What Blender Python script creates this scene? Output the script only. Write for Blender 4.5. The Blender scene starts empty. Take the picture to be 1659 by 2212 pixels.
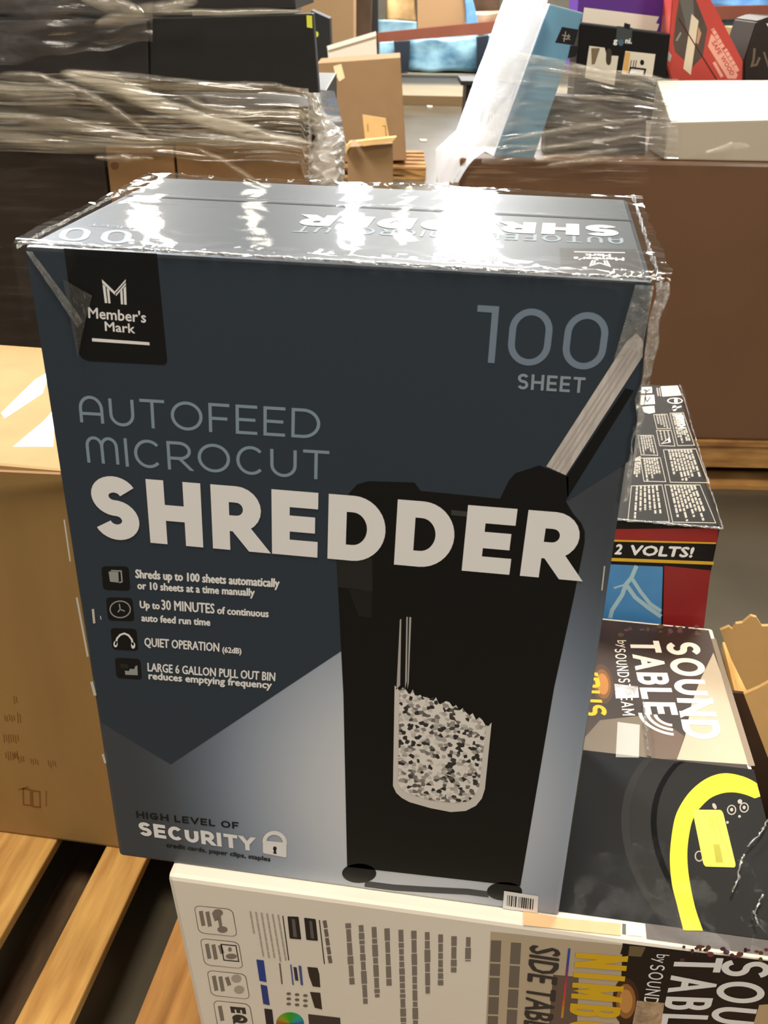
import bpy, bmesh, math, random
from mathutils import Vector, Matrix
random.seed(7)
C = bpy.context.collection
SC = bpy.context.scene

# ------------------------------------------------------------------ camera
F_PX, IW, IH = 2135.06, 1659.0, 2212.0
CAM = Vector((0.351751, -0.650135, 0.771619))
YAW, PITCH, ROLL = 0.1430526, -0.49918385, 0.01964079
ROT = Matrix.Rotation(YAW, 3, 'Z') @ Matrix.Rotation(math.pi/2 + PITCH, 3, 'X') @ Matrix.Rotation(ROLL, 3, 'Z')
cd = bpy.data.cameras.new('camera'); cam = bpy.data.objects.new('camera', cd); C.objects.link(cam)
cam.matrix_world = Matrix.Translation(CAM) @ ROT.to_4x4()
cd.sensor_fit = 'VERTICAL'; cd.sensor_height = 36.0; cd.lens = F_PX/IH*36.0
cd.clip_start = 0.02; cd.clip_end = 200
SC.camera = cam
cd.dof.use_dof = True; cd.dof.focus_distance = 1.0; cd.dof.aperture_fstop = 16.0

# ------------------------------------------------------------------ world, lights, exposure
SC.view_settings.view_transform = 'Standard'
SC.view_settings.look = 'None'
SC.view_settings.gamma = 1.0
SC.view_settings.use_curve_mapping = False
SC.view_settings.exposure = 0.0
w = bpy.data.worlds.new('world'); SC.world = w; w.use_nodes = True
bg = w.node_tree.nodes['Background']
bg.inputs[0].default_value = (1.0, 0.91, 0.78, 1); bg.inputs[1].default_value = 0.30

def area(name, loc, target, sx, sy, power, col=(1, .93, .82)):
    l = bpy.data.lights.new(name, 'AREA'); l.shape = 'RECTANGLE'; l.size = sx; l.size_y = sy
    l.energy = power; l.color = col
    o = bpy.data.objects.new(name, l); C.objects.link(o); o.location = loc
    o.rotation_euler = (Vector(target) - Vector(loc)).to_track_quat('-Z', 'Y').to_euler()
    return o
WARM = (1.0, .89, .74)
COOL = (.93, .97, 1.0)
area('high_bay_lamp', (-0.3, -0.9, 5.0), (-0.1, .3, 0), 1.3, 1.3, 270, WARM)
area('high_bay_lamp', (1.6, 3.6, 5.0), (1.3, 3.2, 0), 1.4, 1.4, 260, (1, .93, .8))
area('high_bay_lamp', (-3.0, 4.2, 3.6), (0.3, 2.6, .5), 1.2, 1.2, 640, COOL)
area('front_fill', (3.9, -2.7, 3.2), (.2, 0, .35), 1.2, 1.2, 118, (1, .95, .88))  # fill light added out of view to brighten the shredder front
area('high_bay_lamp', (-0.6, 10.5, 5.0), (-0.8, 10.8, 0), 3, 3, 900, (1, .95, .86))
area('high_bay_lamp', (1.0, 13.2, 5.0), (0.5, 15.0, 0), 5, 2, 900, (1, .95, .88))
area('reflection_panel', (-1.3, 25.0, 6.1), (-.2, 0, .6), 1.3, 3.4, 500, COOL)  # unseen panels, added to mirror as bright streaks on the shredder top
area('reflection_panel', (-4.4, 25.0, 6.1), (-.2, 0, .6), .5, 3.0, 190, COOL)
area('reflection_panel', (-6.9, 24.6, 5.6), (-.2, 0, .6), .35, 2.2, 9, WARM)
area('reflection_panel', (-2.95, 24.8, 5.4), (-.2, 0, .6), .3, 2.4, 12, WARM)
area('reflection_panel', (-9.4, 24.0, 6.1), (-.2, 0, .6), .6, 3.0, 190, WARM)

# ------------------------------------------------------------------ helpers: rays to points
def ray(px, py): return ROT @ Vector(((px-829.5)/F_PX, (1106-py)/F_PX, -1))
def on(px, py, o, n):
    d = ray(px, py); return CAM + d*((Vector(o)-CAM).dot(n)/d.dot(n))
UA = Vector((math.cos(YAW), math.sin(YAW), 0)); VA = Vector((-math.sin(YAW), math.cos(YAW), 0)); ZA = Vector((0, 0, 1))
def hv(u, v, z): return Vector((CAM.x, CAM.y, 0)) + UA*u + VA*v + ZA*z
def atv(px, py, v): return on(px, py, hv(0, v, 0), VA)
def atz(px, py, z): return on(px, py, (0, 0, z), ZA)
def uvz(px, py, v):
    p = atv(px, py, v); d = p - Vector((CAM.x, CAM.y, 0)); return d.dot(UA), p.z

# ------------------------------------------------------------------ materials
def lin(c): return tuple(((x/255)/12.92 if x/255 <= .04045 else ((x/255+.055)/1.055)**2.4) for x in c[:3]) + (1,)
MATS = {}
def mat(name, col, rough=.6, spec=.3, var=.0, scale=30., metal=0., bump=0., stretch=(1, 1, 1), coat=0., col2=None, lin_in=False, detail=3):
    if name in MATS: return MATS[name]
    m = bpy.data.materials.new(name); m.use_nodes = True; nt = m.node_tree; b = nt.nodes['Principled BSDF']
    col = col if lin_in else lin(col)
    b.inputs['Base Color'].default_value = col
    b.inputs['Roughness'].default_value = rough; b.inputs['Metallic'].default_value = metal
    b.inputs['Specular IOR Level'].default_value = spec; b.inputs['Coat Weight'].default_value = coat
    b.inputs['Coat Roughness'].default_value = .12
    if var or bump or col2:
        tc = nt.nodes.new('ShaderNodeTexCoord'); mp = nt.nodes.new('ShaderNodeMapping'); mp.inputs['Scale'].default_value = stretch
        nz = nt.nodes.new('ShaderNodeTexNoise'); nz.inputs['Scale'].default_value = scale; nz.inputs['Detail'].default_value = detail
        nt.links.new(tc.outputs['Object'], mp.inputs[0]); nt.links.new(mp.outputs[0], nz.inputs['Vector'])
        if var or col2:
            rp = nt.nodes.new('ShaderNodeValToRGB'); rp.color_ramp.elements[0].position = .3; rp.color_ramp.elements[1].position = .7
            c2 = lin(col2) if col2 else tuple(min(1, x*(1+var)) for x in col[:3]) + (1,)
            c1 = col if col2 else tuple(x*(1-var) for x in col[:3]) + (1,)
            rp.color_ramp.elements[0].color = c1; rp.color_ramp.elements[1].color = c2
            nt.links.new(nz.outputs['Fac'], rp.inputs[0]); nt.links.new(rp.outputs[0], b.inputs['Base Color'])
        if bump:
            bp = nt.nodes.new('ShaderNodeBump'); bp.inputs['Strength'].default_value = bump; bp.inputs['Distance'].default_value = .01
            nt.links.new(nz.outputs['Fac'], bp.inputs['Height']); nt.links.new(bp.outputs[0], b.inputs['Normal'])
    MATS[name] = m; return m

def film(name, haze=.1, gloss=.35, scale=8., stretch=(1, 1, 1), rough=.12, bump=.6, white=(235, 235, 230), lo=.45, hi=.75, dist=.02, soft=False):
    """thin clear plastic: see-through, with a glossy skin and milky creases"""
    if name in MATS: return MATS[name]
    m = bpy.data.materials.new(name); m.use_nodes = True; nt = m.node_tree
    for n in list(nt.nodes):
        if n.type != 'OUTPUT_MATERIAL': nt.nodes.remove(n)
    out = nt.nodes['Material Output']; N = nt.nodes.new; L = nt.links.new
    tc = N('ShaderNodeTexCoord'); mp = N('ShaderNodeMapping'); mp.inputs['Scale'].default_value = stretch
    nz = N('ShaderNodeTexNoise'); nz.inputs['Scale'].default_value = scale; nz.inputs['Detail'].default_value = 6; nz.inputs['Roughness'].default_value = .62
    nz.inputs['Distortion'].default_value = .6
    L(tc.outputs['Object'], mp.inputs[0]); L(mp.outputs[0], nz.inputs['Vector'])
    bp = N('ShaderNodeBump'); bp.inputs['Strength'].default_value = bump; bp.inputs['Distance'].default_value = dist; L(nz.outputs['Fac'], bp.inputs['Height'])
    rp = N('ShaderNodeMapRange'); rp.inputs[1].default_value = lo; rp.inputs[2].default_value = hi; rp.inputs[3].default_value = 0; rp.inputs[4].default_value = 1
    L(nz.outputs['Fac'], rp.inputs[0])
    fac = rp.outputs[0]
    if soft:   # the band thins out towards its long edges and its ends
        uv = N('ShaderNodeUVMap'); sp = N('ShaderNodeSeparateXYZ'); L(uv.outputs[0], sp.inputs[0]); prev = None
        for ax, gain in ((0, 14.0), (1, 3.4)):
            om = N('ShaderNodeMath'); om.operation = 'SUBTRACT'; om.inputs[0].default_value = 1; L(sp.outputs[ax], om.inputs[1])
            mu = N('ShaderNodeMath'); mu.operation = 'MULTIPLY'; L(sp.outputs[ax], mu.inputs[0]); L(om.outputs[0], mu.inputs[1])
            ga = N('ShaderNodeMath'); ga.operation = 'MULTIPLY'; ga.use_clamp = True; ga.inputs[1].default_value = gain; L(mu.outputs[0], ga.inputs[0])
            if prev: pm = N('ShaderNodeMath'); pm.operation = 'MULTIPLY'; L(prev, pm.inputs[0]); L(ga.outputs[0], pm.inputs[1]); prev = pm.outputs[0]
            else: prev = ga.outputs[0]
        pm = N('ShaderNodeMath'); pm.operation = 'MULTIPLY'; L(prev, pm.inputs[0]); L(fac, pm.inputs[1]); fac = pm.outputs[0]; softf = prev
    tr = N('ShaderNodeBsdfTransparent'); gl = N('ShaderNodeBsdfGlossy'); gl.inputs['Roughness'].default_value = rough; gl.inputs['Color'].default_value = (.9, .9, .9, 1)
    L(bp.outputs[0], gl.inputs['Normal'])
    df = N('ShaderNodeBsdfDiffuse'); df.inputs[0].default_value = lin(white)
    tl = N('ShaderNodeBsdfTranslucent'); tl.inputs[0].default_value = lin(white)
    dm = N('ShaderNodeMixShader'); dm.inputs[0].default_value = .4; L(df.outputs[0], dm.inputs[1]); L(tl.outputs[0], dm.inputs[2])
    m1 = N('ShaderNodeMixShader'); hz = N('ShaderNodeMath'); hz.operation = 'MULTIPLY'; hz.inputs[1].default_value = haze; L(fac, hz.inputs[0])
    L(hz.outputs[0], m1.inputs[0]); L(tr.outputs[0], m1.inputs[1]); L(dm.outputs[0], m1.inputs[2])
    fr = N('ShaderNodeFresnel'); fr.inputs[0].default_value = 1.4; L(bp.outputs[0], fr.inputs['Normal'])
    fm = N('ShaderNodeMath'); fm.operation = 'MULTIPLY'; fm.inputs[1].default_value = gloss*2; L(fr.outputs[0], fm.inputs[0])
    fc = N('ShaderNodeMath'); fc.operation = 'MULTIPLY_ADD'; fc.inputs[1].default_value = gloss*.25; L(fac, fc.inputs[0]); L(fm.outputs[0], fc.inputs[2])
    fl = N('ShaderNodeClamp')
    if soft: sm_ = N('ShaderNodeMath'); sm_.operation = 'MULTIPLY'; L(fc.outputs[0], sm_.inputs[0]); L(softf, sm_.inputs[1]); L(sm_.outputs[0], fl.inputs[0])
    else: L(fc.outputs[0], fl.inputs[0])
    m2 = N('ShaderNodeMixShader'); L(fl.outputs[0], m2.inputs[0]); L(m1.outputs[0], m2.inputs[1]); L(gl.outputs[0], m2.inputs[2])
    L(m2.outputs[0], out.inputs[0]); MATS[name] = m; return m

# ------------------------------------------------------------------ object makers (points are given in world metres)
def link(name, verts, faces, mats, parent=None, base=None, idx=None, smooth=False):
    me = bpy.data.meshes.new(name)
    off = Vector(parent['base_point']) if parent else Vector(base if base is not None else (0, 0, 0))
    me.from_pydata([tuple(Vector(v)-off) for v in verts], [], faces)
    for m in (mats if isinstance(mats, (list, tuple)) else [mats]): me.materials.append(m)
    if idx: me.polygons.foreach_set('material_index', idx)
    if smooth: me.polygons.foreach_set('use_smooth', [True]*len(me.polygons))
    me.update()
    o = bpy.data.objects.new(name, me); C.objects.link(o)
    if parent: o.parent = parent
    else: o.location = off
    o['base_point'] = tuple(off)
    return o
def tag(o, label=None, cat=None, group=None, kind=None):
    if label: o['label'] = label
    if cat: o['category'] = cat
    if group: o['group'] = group
    if kind: o['kind'] = kind
    return o
HEX = [(0, 3, 2, 1), (4, 5, 6, 7), (0, 1, 5, 4), (1, 2, 6, 5), (2, 3, 7, 6), (3, 0, 4, 7)]
def hexa(bm, p8, bev=.004, seg=2):
    """closed box from 8 corners: 0-3 bottom (front-left, front-right, back-right, back-left), 4-7 top"""
    vs = [bm.verts.new(p) for p in p8]; fs = [bm.faces.new([vs[i] for i in f]) for f in HEX]
    for i, f in enumerate(fs): f.material_index = 0
    bmesh.ops.recalc_face_normals(bm, faces=fs)
    if bev:
        es = list({e for f in fs for e in f.edges})
        bmesh.ops.bevel(bm, geom=es, offset=bev, segments=seg, affect='EDGES', profile=.6)
def frombm(name, bm, mats, parent=None, base=None, facemat=None):
    off = Vector(parent['base_point']) if parent else Vector(base if base is not None else (0, 0, 0))
    bm.normal_update()
    if facemat:
        for f in bm.faces: f.material_index = facemat(f)
    for v in bm.verts: v.co -= off
    me = bpy.data.meshes.new(name); bm.to_mesh(me); bm.free()
    for m in (mats if isinstance(mats, (list, tuple)) else [mats]): me.materials.append(m)
    o = bpy.data.objects.new(name, me); C.objects.link(o)
    if parent: o.parent = parent
    else: o.location = off
    o['base_point'] = tuple(off)
    return o
def box8(u0, u1, v0, v1, z0, z1, fn):
    return [fn(u0, v0, z0), fn(u1, v0, z0), fn(u1, v1, z0), fn(u0, v1, z0), fn(u0, v0, z1), fn(u1, v0, z1), fn(u1, v1, z1), fn(u0, v1, z1)]
W3 = lambda x, y, z: Vector((x, y, z))
def box(name, mats, x0, x1, y0, y1, z0, z1, fn=W3, parent=None, bev=.004, facemat=None, p8=None):
    bm = bmesh.new(); p8 = p8 or box8(x0, x1, y0, y1, z0, z1, fn); hexa(bm, p8, bev)
    b = (p8[0]+p8[1]+p8[2]+p8[3])/4
    return frombm(name, bm, mats, parent, b, facemat)
def prism(name, mats, front, vec, parent=None, base=None, bev=0.0):
    """front outline (world points) pushed along vec"""
    bm = bmesh.new(); n = len(front); vec = Vector(vec)
    a = [bm.verts.new(p) for p in front]; b = [bm.verts.new(Vector(p)+vec) for p in front]
    fs = [bm.faces.new(a), bm.faces.new(b[::-1])] + [bm.faces.new((a[(i+1) % n], a[i], b[i], b[(i+1) % n])) for i in range(n)]
    bmesh.ops.recalc_face_normals(bm, faces=fs)
    if bev: bmesh.ops.bevel(bm, geom=list(bm.edges), offset=bev, segments=2, affect='EDGES')
    pts = list(front) + [Vector(p)+vec for p in front]
    zmin = min(p[2] for p in pts); c = sum((Vector(p) for p in pts), Vector())/len(pts); c.z = zmin
    return frombm(name, bm, mats, parent, base if base is not None else c)

# ------------------------------------------------------------------ printed art on a flat face
class Art:
    def __init__(s, o, n): s.o = Vector(o); s.n = Vector(n).normalized(); s.clear()
    def clear(s): s.v = []; s.f = []; s.i = []; s.m = []
    def P(s, p): return on(p[0], p[1], s.o, s.n)
    def mi(s, m):
        if m not in s.m: s.m.append(m)
        return s.m.index(m)
    def world(s, pts, m, lay=1):
        k = len(s.v); d = s.n*(.00013*lay); s.v += [Vector(p)+d for p in pts]; s.f.append(tuple(range(k, k+len(pts)))); s.i.append(s.mi(m))
    def poly(s, pts, m, lay=1): s.world([s.P(p) for p in pts], m, lay)
    def line(s, a, b, wpx, m, lay=1):
        a = Vector(a); b = Vector(b); d = (b-a).normalized(); q = Vector((-d.y, d.x))*wpx/2
        s.poly([a+q, b+q, b-q, a-q], m, lay)
    def path(s, pts, wpx, m, lay=1):
        for q in strip(pts, wpx): s.poly([(v.x, v.y) for v in q], m, lay)
    def ell(s, c, rx, ry, m, lay=1, n=28, rot=0):
        cr, sr = math.cos(rot), math.sin(rot)
        s.poly([(c[0]+rx*math.cos(t)*cr-ry*math.sin(t)*sr, c[1]+rx*math.cos(t)*sr+ry*math.sin(t)*cr) for t in [2*math.pi*i/n for i in range(n)]], m, lay)
    def rr(s, q, r, m, lay=1):
        """rounded quad; q = tl,tr,br,bl in pixels, r radius as a share of the side"""
        q = [Vector(p) for p in q]; out = []
        for i, (cx, cy, a0) in enumerate(((r, r, 180), (1-r, r, 270), (1-r, 1-r, 0), (r, 1-r, 90))):
            for k in range(6):
                t = math.radians(a0+18*k); x = cx+r*math.cos(t); y = cy+r*math.sin(t)
                out.append(q[0]*(1-x)*(1-y)+q[1]*x*(1-y)+q[2]*x*y+q[3]*(1-x)*y)
        s.poly(out, m, lay)
    def frame(s, q, wpx, m, lay=1):
        s.path(list(q)+[q[0]], wpx, m, lay)
    def done(s, name, parent):
        o = link(name, s.v, s.f, s.m, parent, idx=s.i); s.clear(); return o

def arc(cx, cy, rx, ry, a0, a1, n=12): return [(cx+rx*math.cos(math.radians(a0+(a1-a0)*i/n)), cy+ry*math.sin(math.radians(a0+(a1-a0)*i/n))) for i in range(n+1)]
S_ = arc(.5, .76, .5, .24, 25, 180, 12) + arc(.5, .76, .5, .25, 190, 262, 6) + arc(.5, .25, .5, .26, 82, 0, 6) + arc(.5, .25, .5, .25, -8, -158, 12)
O_ = arc(.5, .5, .5, .5, 0, 360, 32)
C_ = arc(.5, .5, .5, .5, 42, 318, 26)
ST = {  # glyph: (width, strokes on a unit cell); 's' strokes get square ends
 'A': (.9, [[(0, 0), (.5, 1), (1, 0)], [(.18, .3), (.82, .3)]]),
 'a': (.72, [[(0, 0), (0, .55)] + arc(.5, .55, .5, .45, 180, 0, 16) + [(1, 0)], [(0, .36), (1, .36)]]),
 'm': (.98, [[(0, 0), (0, .68)] + arc(.25, .68, .25, .32, 180, 0, 12) + [(.5, 0)], [(.5, .68)] + arc(.75, .68, .25, .32, 180, 0, 12) + [(1, 0)]]),
 'B': (.66, [[(0, 0), (0, 1)], [(0, 1), (.55, 1)] + arc(.55, .77, .4, .23, 90, -90, 10) + [(0, .54)], [(.5, .54)] + arc(.6, .27, .4, .27, 90, -90, 10) + [(0, 0)]]),
 'C': (.84, [C_]), 'D': (.82, [[(0, 0), (0, 1)], [(0, 1), (.4, 1)] + arc(.4, .5, .6, .5, 90, -90, 18) + [(0, 0)]]),
 'E': (.6, [[(0, 0), (0, 1)], [(0, 1), (1, 1)], [(0, .5), (.9, .5)], [(0, 0), (1, 0)]]),
 'F': (.58, [[(0, 0), (0, 1)], [(0, 1), (1, 1)], [(0, .48), (.88, .48)]]),
 'G': (.92, [C_ + [(.88, .45)], [(.5, .45), (.95, .45)]]),
 'H': (.8, [[(0, 0), (0, 1)], [(1, 0), (1, 1)], [(0, .5), (1, .5)]]),
 'I': (.02, [[(.5, 0), (.5, 1)]]), 'L': (.55, [[(0, 1), (0, 0)], [(0, 0), (1, 0)]]),
 'M': (1., [[(0, 0), (0, 1)], [(0, 1), (.5, .25), (1, 1)], [(1, 1), (1, 0)]]),
 'N': (.8, [[(0, 0), (0, 1)], [(0, 1), (1, 0)], [(1, 0), (1, 1)]]),
 'O': (.95, [O_]), 'P': (.6, [[(0, 0), (0, 1)], [(0, 1), (.5, 1)] + arc(.5, .72, .5, .28, 90, -90, 12) + [(0, .44)]]),
 'Q': (.98, [O_, [(.6, .3), (1, -.02)]]),
 'R': (.7, [[(0, 0), (0, 1)], [(0, 1), (.5, 1)] + arc(.5, .7, .48, .3, 90, -90, 12) + [(0, .4)], [(.5, .4), (1, 0)]]),
 'S': (.64, [S_]), 'T': (.72, [[(0, 1), (1, 1)], [(.5, 0), (.5, 1)]]),
 'U': (.74, [[(0, 1), (0, .4)] + arc(.5, .4, .5, .4, 180, 360, 16) + [(1, 1)]]),
 'V': (.82, [[(0, 1), (.5, 0), (1, 1)]]), 'Y': (.78, [[(0, 1), (.5, .45), (1, 1)], [(.5, .5), (.5, 0)]]),
 'X': (.75, [[(0, 1), (1, 0)], [(0, 0), (1, 1)]]),
 '0': (.74, [[(0, .36), (0, .64)] + arc(.5, .64, .5, .36, 180, 0, 16) + [(1, .36)] + arc(.5, .36, .5, .36, 0, -180, 16)]),
 '1': (.3, [[(0, 1), (1, 1)], [(1, 0), (1, 1)]]),
 '!': (.02, [[(.5, .32), (.5, 1)], [(.5, 0), (.5, .02)]]), ' ': (.3, []),
}
def clipy(p):
    for lo in (True, False):
        out = []
        for i in range(len(p)):
            a, b = p[i-1], p[i]; ia = (a[1] >= 0) if lo else (a[1] <= 1); ib = (b[1] >= 0) if lo else (b[1] <= 1); lim = 0 if lo else 1
            if ia != ib: t = (lim-a[1])/(b[1]-a[1]); out.append((a[0]+t*(b[0]-a[0]), lim))
            if ib: out.append(b)
        p = out
        if len(p) < 3: return []
    return p
def strip(q, wt):
    """one polyline as a run of quads that share mitred corners"""
    p = [Vector(q[0])]
    for v in q[1:]:
        if (Vector(v)-p[-1]).length > 1e-5: p.append(Vector(v))
    if len(p) == 1: p.append(p[0]+Vector((0, .02)))
    closed = (p[0]-p[-1]).length < 1e-4 and len(p) > 3
    n = len(p); dirs = [(p[i+1]-p[i]).normalized() for i in range(n-1)]; L = []; R = []
    for i in range(n):
        d0 = dirs[i-1] if i > 0 else (dirs[-1] if closed else dirs[0]); d1 = dirs[i] if i < n-1 else (dirs[0] if closed else dirs[-1])
        n0 = Vector((-d0.y, d0.x)); n1 = Vector((-d1.y, d1.x)); m = (n0+n1); m = m.normalized() if m.length > 1e-4 else n0
        c = max(.28, m.dot(n0)); m = m*(wt/2/c); L.append(p[i]+m); R.append(p[i]-m)
    return [[L[i], L[i+1], R[i+1], R[i]] for i in range(n-1)]
def stext(art, s, p0, p1, p2, wt, m, lay=2, gap=.2):
    """upper-case lettering drawn with strokes; p0-p1 baseline, p2 cap height above p0 (points on the photo's face)"""
    P0, P1, P2 = art.P(p0), art.P(p1), art.P(p2); E, H = P1-P0, P2-P0
    tot = E.length/H.length; ws = [ST[c][0] for c in s]
    k = (tot - gap*(len(s)-1) - wt*len([c for c in s if c != ' ']))/sum(ws)
    e = E.normalized()*H.length; x = 0
    for c in s:
        gw = ST[c][0]*k; iw = wt if c != ' ' else 0
        for si, st in enumerate(ST[c][1]):
            q = [Vector((x+iw/2+a*gw, wt/2+b*(1-wt))) for a, b in st]
            if len(q) <= 3 or c in 'DBRP':
                if len(q) >= 2:
                    d = (q[1]-q[0]).normalized(); ex = 1.1 if abs(d.x*d.y) > .05 else .5
                    if not (c == 'R' and si == 2): q[0] = q[0]-d*wt*ex
                    if len(q) <= 3: d = (q[-1]-q[-2]).normalized(); q[-1] = q[-1]+d*wt*(1.1 if abs(d.x*d.y) > .05 else .5)
            for pl in strip(q, wt):
                pl = clipy([(v[0], v[1]) for v in pl])
                if pl: art.world([P0+e*a+H*b for a, b in pl], m, lay+si*.05)
        x += gw+iw+gap
        if c == 'C': x -= .25*gap
_fc = {}
def fontmesh(s):
    if s not in _fc:
        c = bpy.data.curves.new('lettering', 'FONT'); c.body = s; c.resolution_u = 2
        o = bpy.data.objects.new('lettering', c); C.objects.link(o); bpy.context.view_layer.update()
        me = bpy.data.meshes.new_from_object(o); v = [(p.co.x, p.co.y) for p in me.vertices]; f = [tuple(p.vertices) for p in me.polygons]
        bpy.data.objects.remove(o); bpy.data.curves.remove(c); bpy.data.meshes.remove(me); _fc[s] = (v, f)
    return _fc[s]
CAPH = max(v[1] for v in fontmesh('H')[0])
def ftext(art, s, p0, p1, p2, m, lay=2, bold=.0):
    v, f = fontmesh(s); x0 = min(a[0] for a in v); x1 = max(a[0] for a in v)
    P0, P1, P2 = art.P(p0), art.P(p1), art.P(p2); E, H = P1-P0, P2-P0; sx = E.length/(x1-x0); sy = H.length/CAPH
    offs = [(0, 0)] if not bold else [(bold*CAPH*math.cos(t)*sy/sx, bold*CAPH*math.sin(t)) for t in (0, 1.57, 3.14, 4.71)]
    mi = art.mi(m)
    for oi, (ox, oy) in enumerate(offs):
        k = len(art.v); d = art.n*(.00013*lay+.00001*oi)
        art.v += [P0 + E*((a+ox-x0)/(x1-x0)) + H*((b+oy)/CAPH) + d for a, b in v]
        art.f += [tuple(k+i for i in q) for q in f]; art.i += [mi]*len(f)
def dashes(art, a0, a1, b0, b1, n, wpx, m, lay=2, fill=.8, rag=.35):
    """rows of small illegible print: n rows from edge a0-a1 to edge b0-b1 (pixels)"""
    for r in range(n):
        t = (r+.5)/n; s0 = Vector(a0).lerp(Vector(b0), t); s1 = Vector(a1).lerp(Vector(b1), t)
        end = 1-rag*random.random(); x = 0
        while x < end:
            l = random.uniform(.06, .2); e = min(end, x+l*fill)
            art.line(s0.lerp(s1, x), s0.lerp(s1, e), wpx, m, lay); x += l

# ------------------------------------------------------------------ crinkled sheets
def sheet(name, fn, nu, nv, m, parent=None, base=None, solid=.0, smooth=True):
    vs = [fn(i/nu, j/nv) for j in range(nv+1) for i in range(nu+1)]
    fs = [(j*(nu+1)+i, j*(nu+1)+i+1, (j+1)*(nu+1)+i+1, (j+1)*(nu+1)+i) for j in range(nv) for i in range(nu)]
    o = link(name, vs, fs, m, parent, base, smooth=smooth); uv = o.data.uv_layers.new(name='UVMap')
    for l in o.data.loops: j, i = divmod(l.vertex_index, nu+1); uv.data[l.index].uv = (i/nu, j/nv)
    return o
def smoothpx(pts, n=6):
    out = []; P = [Vector(p) for p in pts]
    for i in range(len(P)-1):
        p0, p1, p2, p3 = P[max(0, i-1)], P[i], P[i+1], P[min(len(P)-1, i+2)]
        for k in range(n):
            t = k/n; out.append(.5*((2*p1)+(p2-p0)*t+(2*p0-5*p1+4*p2-p3)*t*t+(3*p1-p0-3*p2+p3)*t**3))
    out.append(P[-1]); return [(p.x, p.y) for p in out]
from mathutils import noise as NZ
def nz(x, y, z=0.): return NZ.noise(Vector((x, y, z)))

# ------------------------------------------------------------------ setting
FL = -.62
floor_m = mat('concrete', (80, 74, 62), .25, .6, .18, 2.2, bump=.01)
o = box('floor', floor_m, -14, 14, -6, 27, FL-.1, FL, bev=0); tag(o, kind='structure')
o = box('wall_back', mat('painted_block', (170, 165, 150), .8, .2, .08, 3), -14, 14, 26.6, 27, FL, 8.5, bev=0); tag(o, kind='structure')

card = mat('kraft_card', (164, 132, 82), .75, .25, .07, 14, stretch=(1, 1, .2))
card_l = mat('kraft_card_pale', (204, 164, 106), .75, .25, .07, 12)
card_d = mat('kraft_card_dark', (112, 76, 46), .6, .35, .1, 9)
ink_k = mat('black_print', (14, 14, 15), .45, .35)
white_p = mat('white_print', (228, 226, 224), .5, .3)

# ------------------------------------------------------------------ nearest pallet
wood_a = mat('pine_board', (212, 168, 98), .65, .25, .0, 9, stretch=(7, .7, 4), col2=(170, 124, 66), detail=6)
wood_b = mat('pine_board_orange', (196, 146, 84), .65, .25, .0, 8, stretch=(7, .6, 4), col2=(146, 102, 56), detail=6)
wood_d = mat('old_pallet_wood', (96, 76, 54), .8, .2, .0, 8, stretch=(5, 1, 4), col2=(60, 46, 34))
DK = -.48
bm = bmesh.new(); hexa(bm, box8(-.452, -.331, -.3, 1.18, DK-.02, DK, W3), .003)
pal = frombm('deck_board', bm, wood_a, None, (0, .4, FL)); pal.name = 'wooden_pallet'
tag(pal, 'golden pine slatted pallet under the cartons in the foreground', 'pallet')
for i, (a, b, m) in enumerate([(-.247, -.174, wood_a), (-.088, .02, wood_b), (.11, .2, wood_a), (.29, .38, wood_b), (.47, .56, wood_a), (.64, .76, wood_b), (.83, .93, wood_a), (-.66, -.54, wood_b)]):
    box('deck_board', m, a, b, -.3+.01*(i % 3), 1.18, DK-.02, DK, parent=pal, bev=.003)
for y in (-.24, .74, 1.1): box('stringer', wood_d, -.66, .93, y, y+.045, DK-.105, DK-.0205, parent=pal, bev=.003)
for x in (-.66, -.355, .1, .6, .83): box('bottom_board', wood_d, x, x+.1, -.3, 1.18, FL+.002, FL+.018, parent=pal, bev=.003)

# ------------------------------------------------------------------ shredder carton
BW, BD, BH = .430785, .270808, .60
def gradmat():
    m = bpy.data.materials.new('shredder_print'); m.use_nodes = True; nt = m.node_tree; b = nt.nodes['Principled BSDF']; L = nt.links.new; N = nt.nodes.new
    b.inputs['Roughness'].default_value = .42; b.inputs['Specular IOR Level'].default_value = .35
    c = on(890, 1740, (0, 0, 0), (0, 1, 0)) - Vector((BW/2, BD/2, 0)); gx, gz = .265, .36
    tc = N('ShaderNodeTexCoord'); mp = N('ShaderNodeMapping'); mp.inputs['Location'].default_value = (-c.x/gx, 0, -c.z/gz); mp.inputs['Scale'].default_value = (1/gx, 0, 1/gz)
    ln = N('ShaderNodeVectorMath'); ln.operation = 'LENGTH'; rp = N('ShaderNodeValToRGB'); rp.color_ramp.interpolation = 'B_SPLINE'
    el = rp.color_ramp.elements; el[0].position = 0; el[0].color = lin((224, 222, 220)); el[1].position = 1; el[1].color = lin((60, 65, 70))
    for ps, cc in ((.34, (198, 204, 212)), (.60, (130, 143, 162)), (.82, (74, 80, 87))): e = el.new(ps); e.color = lin(cc)
    L(tc.outputs['Object'], mp.inputs[0]); L(mp.outputs[0], ln.inputs[0]); L(ln.outputs['Value'], rp.inputs[0]); L(rp.outputs[0], b.inputs['Base Color']); return m
navy = mat('navy_print', (46, 56, 66), .42, .35)
navy_top = mat('navy_print_top', (52, 63, 72), .42, .35)
gprint = gradmat()
shred = box('shredder_carton', [navy, gprint], 0, BW, 0, BD, 0, BH, bev=.004, facemat=lambda f: 1 if f.normal.y < -.9 else 0)
tag(shred, 'tall dark blue paper shredder carton standing on the white box in the centre', 'box')
A = Art((0, 0, 0), (0, -1, 0))
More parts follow.
